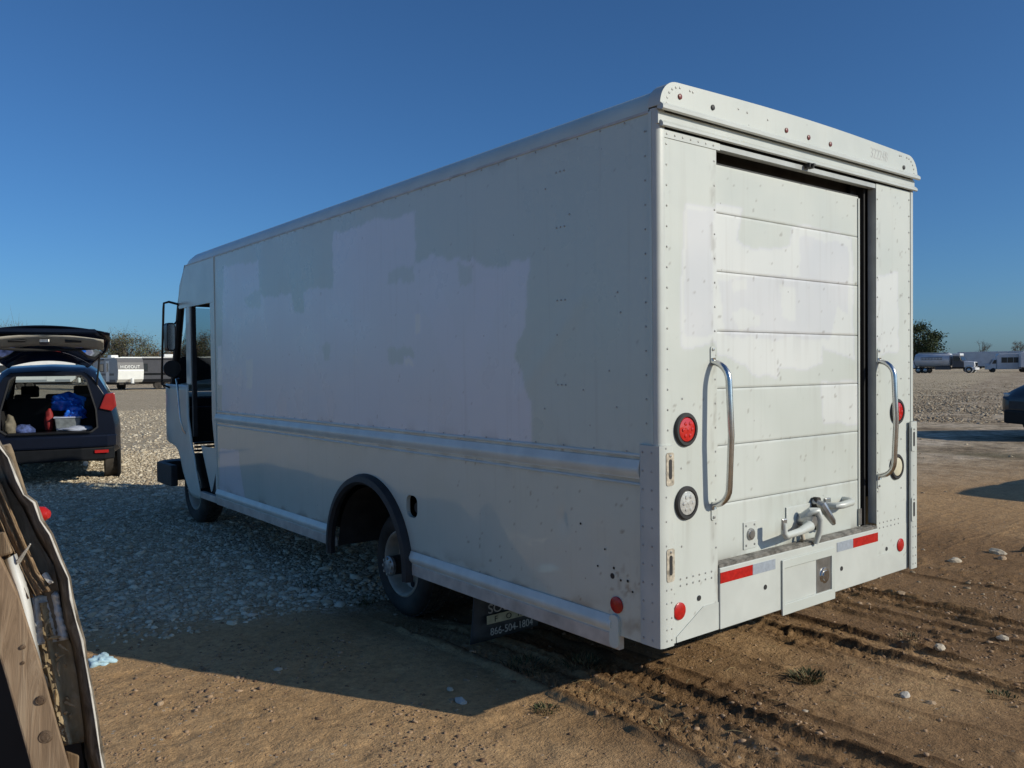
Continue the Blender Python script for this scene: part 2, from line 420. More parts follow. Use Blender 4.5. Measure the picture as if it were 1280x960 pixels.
def ground_material():
    m, nt, b = nodes('dirt_and_gravel')
    tc = nt.nodes.new('ShaderNodeTexCoord'); tc.name = 'TC'
    at = nt.nodes.new('ShaderNodeAttribute'); at.attribute_name = 'gravel'
    ag = nt.nodes.new('ShaderNodeAttribute'); ag.attribute_name = 'green'
    n1 = tex_noise(nt, .9, 6, .6); n2 = tex_noise(nt, 7, 6, .65); n3 = tex_noise(nt, 70, 4, .7); n4 = tex_noise(nt, .06, 5, .6)
    d1 = ramp(nt, n1.outputs['Fac'], [(.30, (.35, .216, .098)), (.5, (.475, .294, .138)), (.72, (.60, .39, .20))])
    d2 = ramp(nt, n2.outputs['Fac'], [(.28, (.23, .141, .064)), (.45, (.475, .290, .136)), (.75, (.615, .414, .218))])
    dirt = mixc(nt, .5, d1.outputs['Color'], d2.outputs['Color'])
    grit = ramp(nt, n3.outputs['Fac'], [(.35, (.3, .3, .3)), (.6, (.62, .62, .62))])
    dirt = mixc(nt, .35, dirt, grit.outputs['Color'], 'OVERLAY')
    n9 = tex_noise(nt, 24, 6, .75)
    dirt = mixc(nt, .55, dirt, ramp(nt, n9.outputs['Fac'], [(.36, (.16, .16, .16)), (.50, (.52, .52, .52)), (.66, (.78, .78, .78))]).outputs['Color'], 'OVERLAY')
    # broad changes of tone further out
    f4 = ramp(nt, n4.outputs['Fac'], [(.38, (.42, .262, .132)), (.62, (.50, .36, .225))])
    dirt = mixc(nt, .35, dirt, f4.outputs['Color'])
    # scattered pale pebbles in the dirt
    vp = nt.nodes.new('ShaderNodeTexVoronoi'); vp.inputs['Scale'].default_value = 16; vp.inputs['Randomness'].default_value = 1
    nt.links.new(tc.outputs['Object'], vp.inputs['Vector'])
    pr = ramp(nt, vp.outputs['Distance'], [(.10, (1, 1, 1)), (.16, (0, 0, 0))])
    pm = ramp(nt, tex_noise(nt, .5, 3).outputs['Fac'], [(.45, (0, 0, 0)), (.62, (1, 1, 1))])
    pk = nt.nodes.new('ShaderNodeMath'); pk.operation = 'MULTIPLY'
    nt.links.new(pr.outputs['Color'], pk.inputs[0]); nt.links.new(pm.outputs['Color'], pk.inputs[1])
    dirt = mixc(nt, pk.outputs[0], dirt, (.46, .40, .32))
    # damp, churned soil is darker
    am = nt.nodes.new('ShaderNodeAttribute'); am.attribute_name = 'moist'
    dirt = mixc(nt, am.outputs['Fac'], dirt, mixc(nt, .9, dirt, (.44, .405, .39), 'MULTIPLY'))
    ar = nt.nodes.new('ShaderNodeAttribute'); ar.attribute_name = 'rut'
    dirt = mixc(nt, ar.outputs['Fac'], dirt, mixc(nt, .85, dirt, (.26, .22, .20), 'MULTIPLY'))  # rut lines: damp soil plus the rut walls' shadow, painted into the colour
    # further off the yard is greyer, with stony and damp patches
    af = nt.nodes.new('ShaderNodeAttribute'); af.attribute_name = 'far'
    n6 = tex_noise(nt, .55, 6, .7); n7 = tex_noise(nt, 2.6, 5, .75)
    fc = ramp(nt, n6.outputs['Fac'], [(.36, (.22, .165, .105)), (.5, (.40, .315, .215)), (.64, (.52, .43, .32))])
    fc2 = mixc(nt, .55, fc.outputs['Color'], ramp(nt, n7.outputs['Fac'], [(.38, (.12, .12, .12)), (.62, (.85, .85, .85))]).outputs['Color'], 'OVERLAY')
    dirt = mixc(nt, af.outputs['Fac'], dirt, fc2)
    # green weeds film
    dirt = mixc(nt, ag.outputs['Fac'], dirt, (.075, .075, .035))
    # gravel: cells of crushed limestone
    vo = nt.nodes.new('ShaderNodeTexVoronoi'); vo.inputs['Scale'].default_value = 24
    vo2 = nt.nodes.new('ShaderNodeTexVoronoi'); vo2.inputs['Scale'].default_value = 24; vo2.feature = 'DISTANCE_TO_EDGE'
    for v in (vo, vo2): nt.links.new(tc.outputs['Object'], v.inputs['Vector'])
    sep = nt.nodes.new('ShaderNodeSeparateColor'); nt.links.new(vo.outputs['Color'], sep.inputs[0])
    gc = ramp(nt, sep.outputs[0], [(0, (.42, .33, .21)), (.4, (.64, .52, .36)), (.8, (.77, .65, .46)), (1, (.86, .76, .58))])
    ge = ramp(nt, vo2.outputs['Distance'], [(0, (.25, .20, .14)), (.09, (1, 1, 1))])
    grav = mixc(nt, .75, gc.outputs['Color'], ge.outputs['Color'], 'MULTIPLY')
    n8 = tex_noise(nt, 3.2, 5, .8)
    grav = mixc(nt, .45, grav, ramp(nt, n8.outputs['Fac'], [(.38, (.12, .12, .12)), (.62, (.85, .85, .85))]).outputs['Color'], 'OVERLAY')
    n5 = tex_noise(nt, .35, 4, .6)
    gd = ramp(nt, n5.outputs['Fac'], [(.45, (0, 0, 0)), (.70, (.55, .55, .55))])
    grav = mixc(nt, gd.outputs['Color'], grav, (.46, .37, .255))
    col = mixc(nt, at.outputs['Fac'], dirt, grav)
    nt.links.new(col, b.inputs['Base Color'])
    b.inputs['Roughness'].default_value = .92; b.inputs['Specular IOR Level'].default_value = .15
    h1 = nt.nodes.new('ShaderNodeMath'); h1.operation = 'MULTIPLY_ADD'; h1.inputs[1].default_value = .35
    nt.links.new(n3.outputs['Fac'], h1.inputs[0]); nt.links.new(n2.outputs['Fac'], h1.inputs[2])
    hm = nt.nodes.new('ShaderNodeMix'); hm.data_type = 'FLOAT'
    nt.links.new(at.outputs['Fac'], hm.inputs[0]); nt.links.new(h1.outputs[0], hm.inputs[2])
    hs = nt.nodes.new('ShaderNodeMath'); hs.operation = 'MULTIPLY'; hs.inputs[1].default_value = 2.2
    nt.links.new(vo2.outputs['Distance'], hs.inputs[0])
    ha = nt.nodes.new('ShaderNodeMath'); ha.operation = 'ADD'
    nt.links.new(hs.outputs[0], ha.inputs[0]); nt.links.new(sep.outputs[1], ha.inputs[1])
    nt.links.new(ha.outputs[0], hm.inputs[3])
    bump(nt, b, hm.outputs[0], .85, .035)
    return m
set_attr(ground, 'moist', (sstep(-.5, .35, sx + .5 * (fbm(sx * 1.3, sy * 1.3, 131, 3) - .5)) * (1 - sstep(3.5, 7, np.hypot(sx - 1.5, sy))) * sstep(.12, .55, fbm(sx * 1.6, sy * .8, 133, 5))))
gm.materials.append(ground_material())
def gz(x, y): return float(ground_h(np.array([float(x)]), np.array([float(y)]))[0])

# ------------------------------------------------------------------ step van
W = 2.36
van = thing('step_van', 'long white step van with repainted patches and closed roll-up rear door', 'delivery truck', (1.18, 3.9, 0), 0, None, True)

SIDE_P = [(5.57, 2.70), (4.68, 2.71), (4.65, 2.38), (4.59, 2.35), (3.98, 2.33), (3.94, 2.18), (3.74, 2.17), (3.74, 2.31), (3.23, 2.34), (3.19, 2.72), (2.66, 2.74), (2.05, 2.70), (2.05, 2.4), (1.85, 2.4), (1.65, 2.33), (1.41, 2.34), (1.29, 2.27), (0.9, 2.29), (0.96, 1.93), (1.04, 1.76), (0.89, 1.51), (0.9, 1.25), (5.69, 1.25)]
SIDE_OLD = [[(2.38, 2.38), (2.06, 2.37), (2.06, 2.28), (2.4, 2.3)], [(1.58, 2.31), (1.42, 2.3), (1.42, 2.18), (1.54, 2.18)], [(3.43, 1.9), (3.27, 1.93), (3.3, 1.79), (3.4, 1.79)], [(2.41, 1.86), (2.07, 1.84), (2.07, 1.74), (2.39, 1.76)], [(5.02, 2.39), (4.63, 2.4), (4.64, 2.25), (4.81, 2.28), (4.98, 2.32)]]
SIDE_X = [[(2.04, 2.23), (1.81, 2.25), (1.34, 1.50), (1.52, 1.45)], [(1.33, 2.21), (1.13, 2.21), (1.41, 1.62), (1.59, 1.66)], [(3.19, 2.70), (2.66, 2.72), (2.66, 1.95), (3.19, 1.9)]]
SIDE_L = [[(5.78, 1.95), (5.66, 1.95), (5.65, 1.58), (5.78, 1.56)], [(5.05, 1.82), (4.83, 1.83), (4.86, 1.53), (5.03, 1.52)], [(2.08, 2.05), (2.00, 2.06), (2.01, 1.91), (2.07, 1.92)], [(2.21, 1.78), (2.07, 1.79), (2.07, 1.74), (2.2, 1.74)]]
def side_patch(Y, Z):
    Yd = Y + .07 * (fbm(Y * 5, Z * 5, 81, 4) - .5) + .03 * (fbm(Y * 22, Z * 14, 86, 3) - .5); Zd = Z + .10 * (fbm(Y * 5, Z * 5, 82, 4) - .5) + .05 * (fbm(Y * 24, Z * 9, 87, 3) - .5)
    p = np.where(inpoly(Yd, Zd, SIDE_P), .42, 0.0)
    for q in SIDE_OLD: p = np.where(inpoly(Yd, Zd, q), .12, p)
    for q in SIDE_X: p = np.where(inpoly(Yd, Zd, q), .52, p)
    for q in SIDE_L: p = np.where(inpoly(Yd, Zd, q), .82, p)
    return p + .06 * (fbm(Y * 1.5, Z * 1.5, 83, 3) - .5)
def side_dent(Y, Z):
    d = .004 * (fbm(Y * .9, Z * .9, 85, 2) - .5)
    ax, ay, bx, by = .50, 2.05, 1.0, 1.55
    t = np.clip(((Y - ax) * (bx - ax) + (Z - ay) * (by - ay)) / ((bx - ax) ** 2 + (by - ay) ** 2), 0, 1)
    dd = np.hypot(Y - ax - t * (bx - ax), Z - ay - t * (by - ay))
    d = d + .0016 * np.exp(-(dd / .05) ** 2)
    return d
def grid_panel(name, us, vs_, to_xyz, attr, mat, parent, solid=0):
    U, V = np.meshgrid(us, vs_)
    mb = MB(); P = to_xyz(U, V); nu, nv = len(us), len(vs_)
    vs3 = np.stack([p.ravel() for p in P], 1)
    mb.v = [tuple(p) for p in vs3.tolist()]
    mb.f = [(j * nu + i, j * nu + i + 1, (j + 1) * nu + i + 1, (j + 1) * nu + i) for j in range(nv - 1) for i in range(nu - 1)]
    o = build(name, mb, mat, parent, smooth='all', recalc=False)
    A = np.clip(attr(U, V), 0, 1); Ap = np.pad(A, 2, mode='edge')
    A = .55 * A + .45 * sum(Ap[i:i + A.shape[0], j:j + A.shape[1]] for i in range(1, 4) for j in range(1, 4)) / 9.0      # feathered brush edges
    set_attr(o, 'patch', A.ravel())
    return o
ys = np.linspace(5.845, .045, 420); zs = np.linspace(1.297, 2.852, 122)
sp_ = grid_panel('side_panel', ys, zs, lambda U, V: (np.zeros_like(U) - side_dent(U, V) + .002, U, V), side_patch, 'upper', van)
YY_, ZZ_ = np.meshgrid(ys, zs)
set_attr(sp_, 'grime', np.clip(.35 * np.exp(-np.maximum(2.852 - ZZ_, 0) / .025) * sstep(.45, .7, fbm(YY_ * 7, ZZ_ * 7, 201, 4)) + .30 * np.exp(-np.maximum(ZZ_ - 1.30, 0) / .03) * sstep(.5, .7, fbm(YY_ * 9, ZZ_ * 9, 202, 4)) + .30 * sstep(.85, .89, fbm(YY_ * 30, ZZ_ * 30, 203, 3)), 0, .6).ravel())

# lower panel with wheel arch and fuel filler openings
AC = (2.716, .37)
low = [(.045, .435), (.255, .435), (.255, .37)] + [(2.156, .37)] + [(a, b) for a, b in arc(AC[0], AC[1], .535, 180, 0, 28)][::-1][1:-1] + [(3.276, .37), (5.845, .37), (5.845, 1.18), (.045, 1.18)]
low = [(.045, .435), (.255, .435), (.255, .37), (2.18, .37)] + [(AC[0] - .535 * math.cos(R_(180 * i / 28)), AC[1] + .535 * math.sin(R_(180 * i / 28))) for i in range(29)] + [(3.25, .37), (5.845, .37), (5.845, 1.18), (.045, 1.18)]
def rrect(x0, x1, y0, y1, r, n=5):
    o = []
    for cx, cy, a in ((x1 - r, y1 - r, 0), (x0 + r, y1 - r, 90), (x0 + r, y0 + r, 180), (x1 - r, y0 + r, 270)):
        o += arc(cx, cy, r, a, a + 90, n)
    return o
hole = rrect(2.055, 2.19, .742, .885, .045)
def clean(l):
    o = []
    for p in l:
        if not o or math.hypot(p[0] - o[-1][0], p[1] - o[-1][1]) > 1e-4: o.append(p)
    return o
yl = np.linspace(5.845, .045, 484); yl[np.argmin(abs(yl - .255))] = .255; zl = np.linspace(.37, 1.2955, 78); zl[np.argmin(abs(zl - .435))] = .435
HR = (2.02, 2.225, .705, .92)
yl = np.sort(np.concatenate([yl, HR[:2]]))[::-1]; zl = np.sort(np.concatenate([zl, HR[2:]]))
LOW_P = [[(5.78, .93), (5.25, .95), (5.10, .50), (5.78, .48)]]
def low_patch(Y, Z):
    Yd = Y + .06 * (fbm(Y * 6, Z * 6, 181, 4) - .5); Zd = Z + .06 * (fbm(Y * 6, Z * 6, 182, 4) - .5)
    p = np.zeros_like(Y)
    for q in LOW_P: p = np.where(inpoly(Yd, Zd, q), .40, p)
    return p + .10 * (fbm(Y * 1.2, Z * 1.6, 183, 4) - .45)
def low_dent(Y, Z):
    d = .006 * (fbm(Y * 1.1, Z * 1.3, 185, 2) - .5)
    for a, b, rr, k in ((.66, .93, .055, .006), (.38, .84, .10, .005), (.20, .66, .06, .004), (1.4, .95, .2, .004)):
        d = d - k * np.exp(-(((Y - a) / (rr * .6)) ** 2 + ((Z - b) / rr) ** 2))
    return d
UL, VL = np.meshgrid(yl, zl); nyl, nzl = len(yl), len(zl)
mbl = MB(); mbl.v = np.stack([.002 - low_dent(UL, VL).ravel().reshape(UL.shape) * (1 - np.exp(-((UL - 2.12) / .2) ** 2 - ((VL - .81) / .2) ** 2)), UL, VL], -1).reshape(-1, 3).tolist()
for jz in range(nzl - 1):
    for iy in range(nyl - 1):
        yc, zc = (yl[iy] + yl[iy + 1]) / 2, (zl[jz] + zl[jz + 1]) / 2
        if math.hypot(yc - AC[0], zc - AC[1]) < .56 or (yc < .255 and zc < .435) or (HR[0] < yc < HR[1] and HR[2] < zc < HR[3]): continue
        mbl.f.append((jz * nyl + iy, jz * nyl + iy + 1, (jz + 1) * nyl + iy + 1, (jz + 1) * nyl + iy))
keep_ = sorted({q for f in mbl.f for q in f})
pat_ = np.clip(low_patch(UL, VL), 0, 1).ravel()[keep_]
lp = build('lower_panel', mbl, 'side', van, 'all', recalc=False); set_attr(lp, 'patch', pat_)
lg = .5 * np.exp(-np.maximum(VL - .53, 0) / .03) * sstep(.45, .68, fbm(UL * 6, VL * 12, 196, 4)) + .5 * sstep(.80, .84, fbm(UL * 34, VL * 34, 197, 3)) * (UL < 1.6) + .30 * np.exp(-np.maximum(1.17 - VL, 0) / .02) * sstep(.5, .7, fbm(UL * 8, VL * 8, 198, 3)) + .55 * np.exp(-((UL - .2) / .07) ** 2 - ((VL - .68) / .10) ** 2) * sstep(.50, .66, fbm(UL * 35, VL * 25, 199, 3))
set_attr(lp, 'grime', np.clip(lg, 0, .7).ravel()[keep_])
build('filler_surround', MB().prism([(HR[0], HR[2]), (HR[1], HR[2]), (HR[1], HR[3]), (HR[0], HR[3])], 0, .0021, .03, [clean(hole)]), 'side', van)
cup = MB().prism(clean(rrect(2.05, 2.195, .737, .89, .05)), 0, .10, .105)
cup.tube([(.04, 2.12, .80), (.10, 2.12, .80)], .035, 12)
ff = build('fuel_filler', cup, 'black', van)
# wheel-arch flare
fl = MB(); prof = [(.53, .004), (.525, -.03), (.545, -.052), (.585, -.045), (.60, -.006), (.60, .002)]
nn = 32; vs = []; fs = []
for i in range(nn + 1):
    a = R_(180 * i / nn)
    for r, x in prof: vs.append((x, AC[0] - r * math.cos(a), AC[1] + r * math.sin(a)))
for i in range(nn):
    for j in range(len(prof) - 1): fs.append((i * 6 + j, (i + 1) * 6 + j, (i + 1) * 6 + j + 1, i * 6 + j + 1))
fl.add(vs, fs); fl.add([(v[0], v[1], v[2]) for v in [(x, AC[0] - s * r, AC[1]) for s in (1,) for r, x in prof]] + [(x, AC[0] - s * r, AC[1] - .05) for s in (1,) for r, x in prof], [(j, j + 1, j + 7, j + 6) for j in range(5)])
fl.add([(x, AC[0] + r, AC[1]) for r, x in prof] + [(x, AC[0] + r, AC[1] - .05) for r, x in prof], [(j, j + 1, j + 7, j + 6) for j in range(5)])
build('wheel_arch_flare', fl, 'black', van, True)
# arch liner
ln = MB(); vs = []; fs = []
for i in range(25):
    a = R_(180 * i / 24)
    for x in (.03, .78): vs.append((x, AC[0] - .52 * math.cos(a), AC[1] + .50 * math.sin(a)))
for i in range(24): fs.append((2 * i, 2 * i + 2, 2 * i + 3, 2 * i + 1))
ln.add(vs, fs); ln.box(.78, .80, 2.1, 3.3, .2, .95)
build('wheel_well', ln, 'under', van, True)

def rail(name, y0, y1, zc, hh, out, mat, par, tan=None):
    """half-round rub rail: upper face looks at the sky, lower at the ground"""
    pr = [(.0, zc + hh), (-out * .15, zc + hh * .98), (-out * .62, zc + hh * .45), (-out * .95, zc + hh * .12), (-out, zc - hh * .08), (-out * .9, zc - hh * .35), (-out * .45, zc - hh * .72), (-.004, zc - hh * .86), (-.004, zc - hh), (0, zc - hh)]
    mb = MB(); n = len(pr)
    mb.add([(x, y, z) for y in (y0, y1) for x, z in pr], [(i, i + 1, n + i + 1, n + i) for i in range(n - 1)] + [tuple(range(n)), tuple(range(2 * n - 1, n - 1, -1))])
    return build(name, mb, mat, par, True)
rail('belt_rail', .115, 5.85, 1.236, .044, .017, 'rail', van)
rail('belt_rail_flange', .115, 5.85, 1.302, .007, .004, 'rail', van)
rail('belt_rail_flange', .115, 5.85, 1.168, .006, .004, 'rail', van)
for y0, y1 in ((.30, 2.135), (3.30, 5.85)):
    s_ = rail('skirt_rail', y0, y1, .480, .042, .020, 'rail', van)
    build('skirt_flange', MB().box(-.006, .03, y0 - .047, y1, .366, .437), 'railtan', s_, bevel=.003)
build('skirt_end_cap', MB().prism(clean(rrect(.252, .312, .372, .53, .025)), 0, -.012, .001), 'cabwhite', van, bevel=.004)
# corner post, rear panels
cp = [(.0, .045), (.0, .022), (.006, .008), (.02, .0), (.048, .0), (.048, .045)]
build('corner_post', MB().prism([(x - .004, y - .004) for x, y in cp], 2, 1.3525, 2.86), 'white', van, True)
cg = [(-.006, .112), (-.012, .10), (-.012, .012), (-.006, -.006), (.012, -.014), (.076, -.014), (.082, -.010), (.082, .0), (.0, .0), (.0, .112)]
cgl = build('corner_guard', MB().prism(cg, 2, .44, 1.352), 'white', van, True)
cgr = build('corner_guard', MB().prism([(W - x, y - (.012 if x > -.002 and y < .005 else 0)) for x, y in cg], 2, .44, 1.352), 'white', van, True)
build('corner_post', MB().prism([(W - x + .004, y - .004) for x, y in cp], 2, 1.3525, 2.86), 'white', van, True)

REAR_PATCH = [[(0.18, 2.46), (0.415, 2.46), (0.415, 1.82), (0.16, 1.78)], [(1.92, 2.23), (2.15, 2.26), (2.18, 1.8), (1.95, 1.75), (1.9, 1.9)],
              [(0.4, 2.49), (0.68, 2.51), (0.65, 2.34), (0.81, 2.3), (1.1, 2.35), (1.14, 2.46), (1.74, 2.45), (1.76, 1.75), (1.42, 1.8), (1.42, 1.73), (1.26, 1.7), (1.0, 1.71), (0.99, 1.65), (0.77, 1.66), (0.73, 1.72), (0.53, 1.75), (0.4, 1.79)], [(1.42, 1.62), (1.82, 1.61), (1.82, 1.36), (1.44, 1.38)]]
REAR_LILAC = [[(0.2, 2.43), (0.39, 2.45), (0.38, 1.85), (0.19, 1.84)], [(.5, 2.14), (1.3, 2.2), (1.62, 2.1), (1.5, 1.84), (.55, 1.86)], [(1.2, 2.4), (1.7, 2.40), (1.7, 2.0), (1.2, 2.2)]]
REAR_BR = [[(0.61, 2.14), (0.73, 2.14), (0.73, 2.08), (0.61, 2.07)], [(1.02, 2.13), (1.16, 2.13), (1.16, 1.95), (1.02, 1.96)], [(.6, 1.98), (.86, 1.98), (.84, 1.92), (.68, 1.88)]]
def rear_patch(X, Z):
    Xd = X + .05 * (fbm(X * 7, Z * 7, 91, 4) - .5); Zd = Z + .06 * (fbm(X * 7, Z * 7, 92, 4) - .5)
    p = np.zeros_like(X)
    for q in REAR_PATCH: p = np.where(inpoly(Xd, Zd, q), .95, p)
    for q in REAR_LILAC: p = np.where(inpoly(Xd, Zd, q), .52, p)
    for q in REAR_BR: p = np.where(inpoly(Xd, Zd, q), .9, p)
    return p + .05 * (fbm(X * 2, Z * 2, 93, 3) - .5)
def rear_grime(X, Z):
    n1 = fbm(X * 9, Z * 9, 191, 4); n2 = fbm(X * 40, Z * 14, 192, 3); n3 = fbm(X * 30, Z * 2.2, 193, 3)
    g = .75 * np.exp(-np.maximum(Z - .735, 0) / .035) * sstep(.42, .66, n1) * (X > .41) * (X < 1.91)
    g = g + .35 * np.exp(-((X - 1.2) / .20) ** 2 - ((Z - .86) / .10) ** 2) * sstep(.50, .68, n2)
    g = g + .30 * np.exp(-np.maximum(Z - .44, 0) / .05) * sstep(.45, .68, n1)
    for z in lines[1:-1] if 'lines' in globals() else []:
        g = g + .14 * np.exp(-((Z - z) / .007) ** 2) * sstep(.45, .65, n1) + .12 * np.exp(-np.maximum(z - Z, 0) / .10) * (Z < z) * sstep(.58, .75, n3)
    for x in (.39, 1.93): g = g + .35 * np.exp(-((X - x) / .02) ** 2) * sstep(.55, .72, n2)
    for x, z in ((.378, 1.02), (1.928, 1.02), (.178, 1.33), (.18, 1.0), (.055, .73), (.055, 1.17), (2.145, 1.34)):
        g = g + .28 * np.exp(-((X - x) / .025) ** 2) * (Z < z) * np.exp(-np.maximum(z - Z, 0) / .14) * sstep(.40, .62, n3)
    g = g + .45 * sstep(.80, .84, fbm(X * 38, Z * 38, 194, 3))
    return np.clip(g, 0, .8)
def rear_panel(name, x0, x1, z0, z1, y, thick, par, zcut=None):
    us = np.linspace(x0, x1, max(2, int((x1 - x0) / .011))); vs_ = np.linspace(z0, z1, max(2, int((z1 - z0) / .011)))
    o = grid_panel(name, us, vs_, lambda U, V: (U, y + .0015 * (fbm(U * 2, V * 2, 95, 2) - .5), V), rear_patch, 'rear', par)
    set_attr(o, 'grime', rear_grime(*np.meshgrid(us, vs_)).ravel())
    return o
rear_panel('rear_panel', .044, .415, .442, 2.772, 0.0, .02, van)
rear_panel('rear_panel', 1.905, 2.316, .442, 2.772, 0.0, .02, van)
# door frame / jambs / track
fr = MB()
fr.box(.395, .4145, .003, .052, .765, 2.742); fr.box(1.9055, 1.925, .003, .052, .765, 2.742); fr.box(.42, 1.90, .001, .040, 2.742, 2.768)
build('door_frame', fr, 'frame', van)
tr = MB(); tr.box(1.80, 1.93, .10, .12, .70, 2.8); tr.box(.39, .52, .10, .12, .70, 2.8); tr.box(.5, 1.82, .14, .15, 2.6, 2.85)
tr.box(1.862, 1.878, .053, .10, .74, 2.742); tr.box(.43, .446, .053, .10, .74, 2.742); tr.box(.40, 1.92, .053, .14, 2.80, 2.81)
build('door_track', tr, 'dark', van)
# roll-up door of seven slats
door = build('roll_up_door', MB().box(.475, 1.805, 0.075, .095, .735, 2.688), 'white', van)
lines = [.735, 1.029, 1.316, 1.597, 1.878, 2.170, 2.455, 2.690]
for i in range(7):
    z0, z1 = lines[i] + .0011, lines[i + 1] - .0011
    us = np.linspace(.468, 1.812, 110); vs_ = np.concatenate([[z0], np.linspace(z0 + .0025, z1 - .0025, 26), [z1]])
    def fy(U, V, z0=z0, z1=z1):
        e = np.minimum(np.minimum(V - z0, z1 - V), np.minimum(U - .468, 1.812 - U))
        return .058 + .002 * (1 - np.clip(e / .0025, 0, 1)) + .0015 * (fbm(U * 3, V * 3, 97 + i, 2) - .5)
    ds_ = grid_panel('door_slat', us, vs_, lambda U, V: (U, fy(U, V), V), rear_patch, 'rear', door)
    set_attr(ds_, 'grime', rear_grime(*np.meshgrid(us, vs_)).ravel())
build('top_seal', MB().box(.47, 1.81, .060, .074, 2.6895, 2.697), 'black', door)
build('edge_trim', MB().box(1.7995, 1.815, .052, .057, .74, 2.68), 'white', door)
build('track_roller', MB().box(1.795, 1.82, .045, .0515, .765, .86), 'alu', door)
# header with rain lips
def cap_outline(x0, x1, zb, zt, r, crown):
    pts = [(x0, zb), (x1, zb)] + arc(x1 - r, zt - r, r, 0, 90, 10)
    n = 10
    for i in range(1, n): t = i / n; pts.append((x1 - r + (x0 + r - x1 + r) * t, zt + crown * math.sin(math.pi * t)))
    return pts + arc(x0 + r, zt - r, r, 90, 180, 10)
co = clean(cap_outline(-.004, W + .004, 2.868, 2.985, .115, .02))
hd = build('rear_header', MB().prism(co, 1, -.022, .05), 'rear', van, True, bevel=.008)
def lip(z, out, t, x0, x1, nm):
    pr = [(-.002, z + t * .9), (-out * .5, z + t * .95), (-out, z + t * .25), (-out, z - t * .3), (-out + .008, z - t * .55), (-.002, z - t * .1)]
    mb = MB(); n = len(pr)
    mb.add([(x, y, zz) for x in (x0, x1) for y, zz in pr], [(i, (i + 1) % n, n + (i + 1) % n, n + i) for i in range(n)] + [tuple(range(n)), tuple(range(2 * n - 1, n - 1, -1))])
    return build(nm, mb, 'white', van, True)
lip(2.858, .038, .026, -.002, W + .012, 'rain_gutter')
build('header_band', MB().box(.0, W, -.006, .02, 2.79, 2.845), 'white', van)
lip(2.787, .024, .020, .012, W + .004, 'rain_gutter')
build('header_seam', MB().box(.044, .44, -.0035, .0, 2.735, 2.768), 'white', van)
# roof
ro = cap_outline(.0, W, 2.853, 2.975, .12, .02)
def roof_mesh(ystops):
    mb = MB(); P = clean(ro)[2:]; n = len(P)
    mb.add([((W / 2 + (x - W / 2) * sx), y, 2.853 + (z - 2.853) * sz + dz) for y, sx, sz, dz in ystops for x, z in P],
           [(k * n + i, k * n + i + 1, (k + 1) * n + i + 1, (k + 1) * n + i) for k in range(len(ystops) - 1) for i in range(n - 1)])
    return mb
build('roof', roof_mesh([(.05, 1, 1, 0), (2, 1, 1, 0), (4, 1, 1, 0), (5.85, 1, 1, 0), (6.55, 1, .97, 0), (6.72, .99, .80, 0), (6.80, .98, .45, -.01)]), 'cabwhite', van, True)
build('roof_edge_strip', MB().box(-.003, .006, .05, 6.73, 2.846, 2.858), 'railtan', van)
build('corner_bracket', MB().box(-.007, .004, .030, .046, 1.36, 2.85), 'cabwhite', van)
# right side wall, floor, bulkhead
rs = MB(); rs.box(W - .03, W - .002, .045, 6.2, .42, 2.86)
build('side_panel', rs, 'cabwhite', van)
bd = MB(); bd.box(.03, 2.33, .125, 5.75, .90, .97); bd.box(.04, 2.32, .13, .14, .9, 2.8); bd.box(.03, 2.33, 5.72, 5.75, .97, 2.9)
build('cargo_floor', bd, 'under', van)
ch = MB()
for x in (.72, 1.55): ch.box(x, x + .09, .1, 7.9, .58, .78)
for y in (.5, 1.9, 3.5, 4.6, 6.2): ch.box(.1, 2.26, y, y + .06, .78, .9)
ch.tube([(.45, 2.68, .31), (1.9, 2.68, .31)], .06, 10); ch.lathe([(0, -.18), (.14, -.12), (.19, 0), (.14, .12), (0, .18)], (1.18, 2.68, .31), 0, 14)
ch.tube([(1.18, 2.7, .4), (1.18, 6.6, .55)], .045, 8); ch.tube([(.35, 7.05, .36), (2.0, 7.05, .36)], .05, 8)
ch.box(.30, .66, 3.75, 4.6, .40, .75); ch.tube([(.62, 4.8, .42), (.62, 5.6, .42)], .10, 10); ch.box(.5, 1.9, .22, .30, .50, .74)
build('chassis', ch, 'under', van)

# bumper / sill / licence recess / tape
build('rear_sill', MB().box(.4165, 1.9035, -.010, .02, .442, .738), 'white', van, bevel=.004)
sl = MB(); sl.box(.417, 1.903, -.006, .058, .7385, .752)
for k in range(3): sl.box(.42, 1.90, .004 + k * .017, .012 + k * .017, .7525, .757)
build('threshold', sl, 'sill', van)
for x0, x1, mt, nm in ((.405, .672, 'redrefl', 'red_tape'), (.674, .866, 'greyrefl', 'grey_tape'), (1.453, 1.620, 'greyrefl', 'grey_tape'), (1.622, 1.899, 'redrefl', 'red_tape')):
    build(nm, MB().box(max(x0, .4175), x1, -.0125, -.0095, .664, .716), mt, van)
lb = MB().prism([(.918, .412), (1.42, .412), (1.42, .700), (.918, .700)], 1, -.020, -.0105, [[(.938, .470), (1.385, .470), (1.385, .655), (.938, .655)]])
lc = build('plate_recess', lb, 'rear', van, bevel=.003)
build('recess_back', MB().box(.938, 1.385, -.0108, -.0102, .47, .655), 'white', lc)
build('steel_plate', MB().box(1.245, 1.383, -.0145, -.0112, .472, .652), 'alu', lc)
build('lock_boss', MB().lathe([(0, -.028), (.028, -.028), (.030, -.022), (.042, -.020), (.045, -.0146)], (1.318, 0, .557), 1, 18), 'chrome', lc, True)
# lower rear gussets
for x0, x1, x2, nm in ((.108, .413, .30, 'gusset'), (2.25, 1.907, 2.05, 'gusset')):
    build(nm, MB().prism([(x0, .444), (x1, .444), (x1, .575), (x2, .575), (x0, .47)], 1, -.004, -.0005), 'white', van)

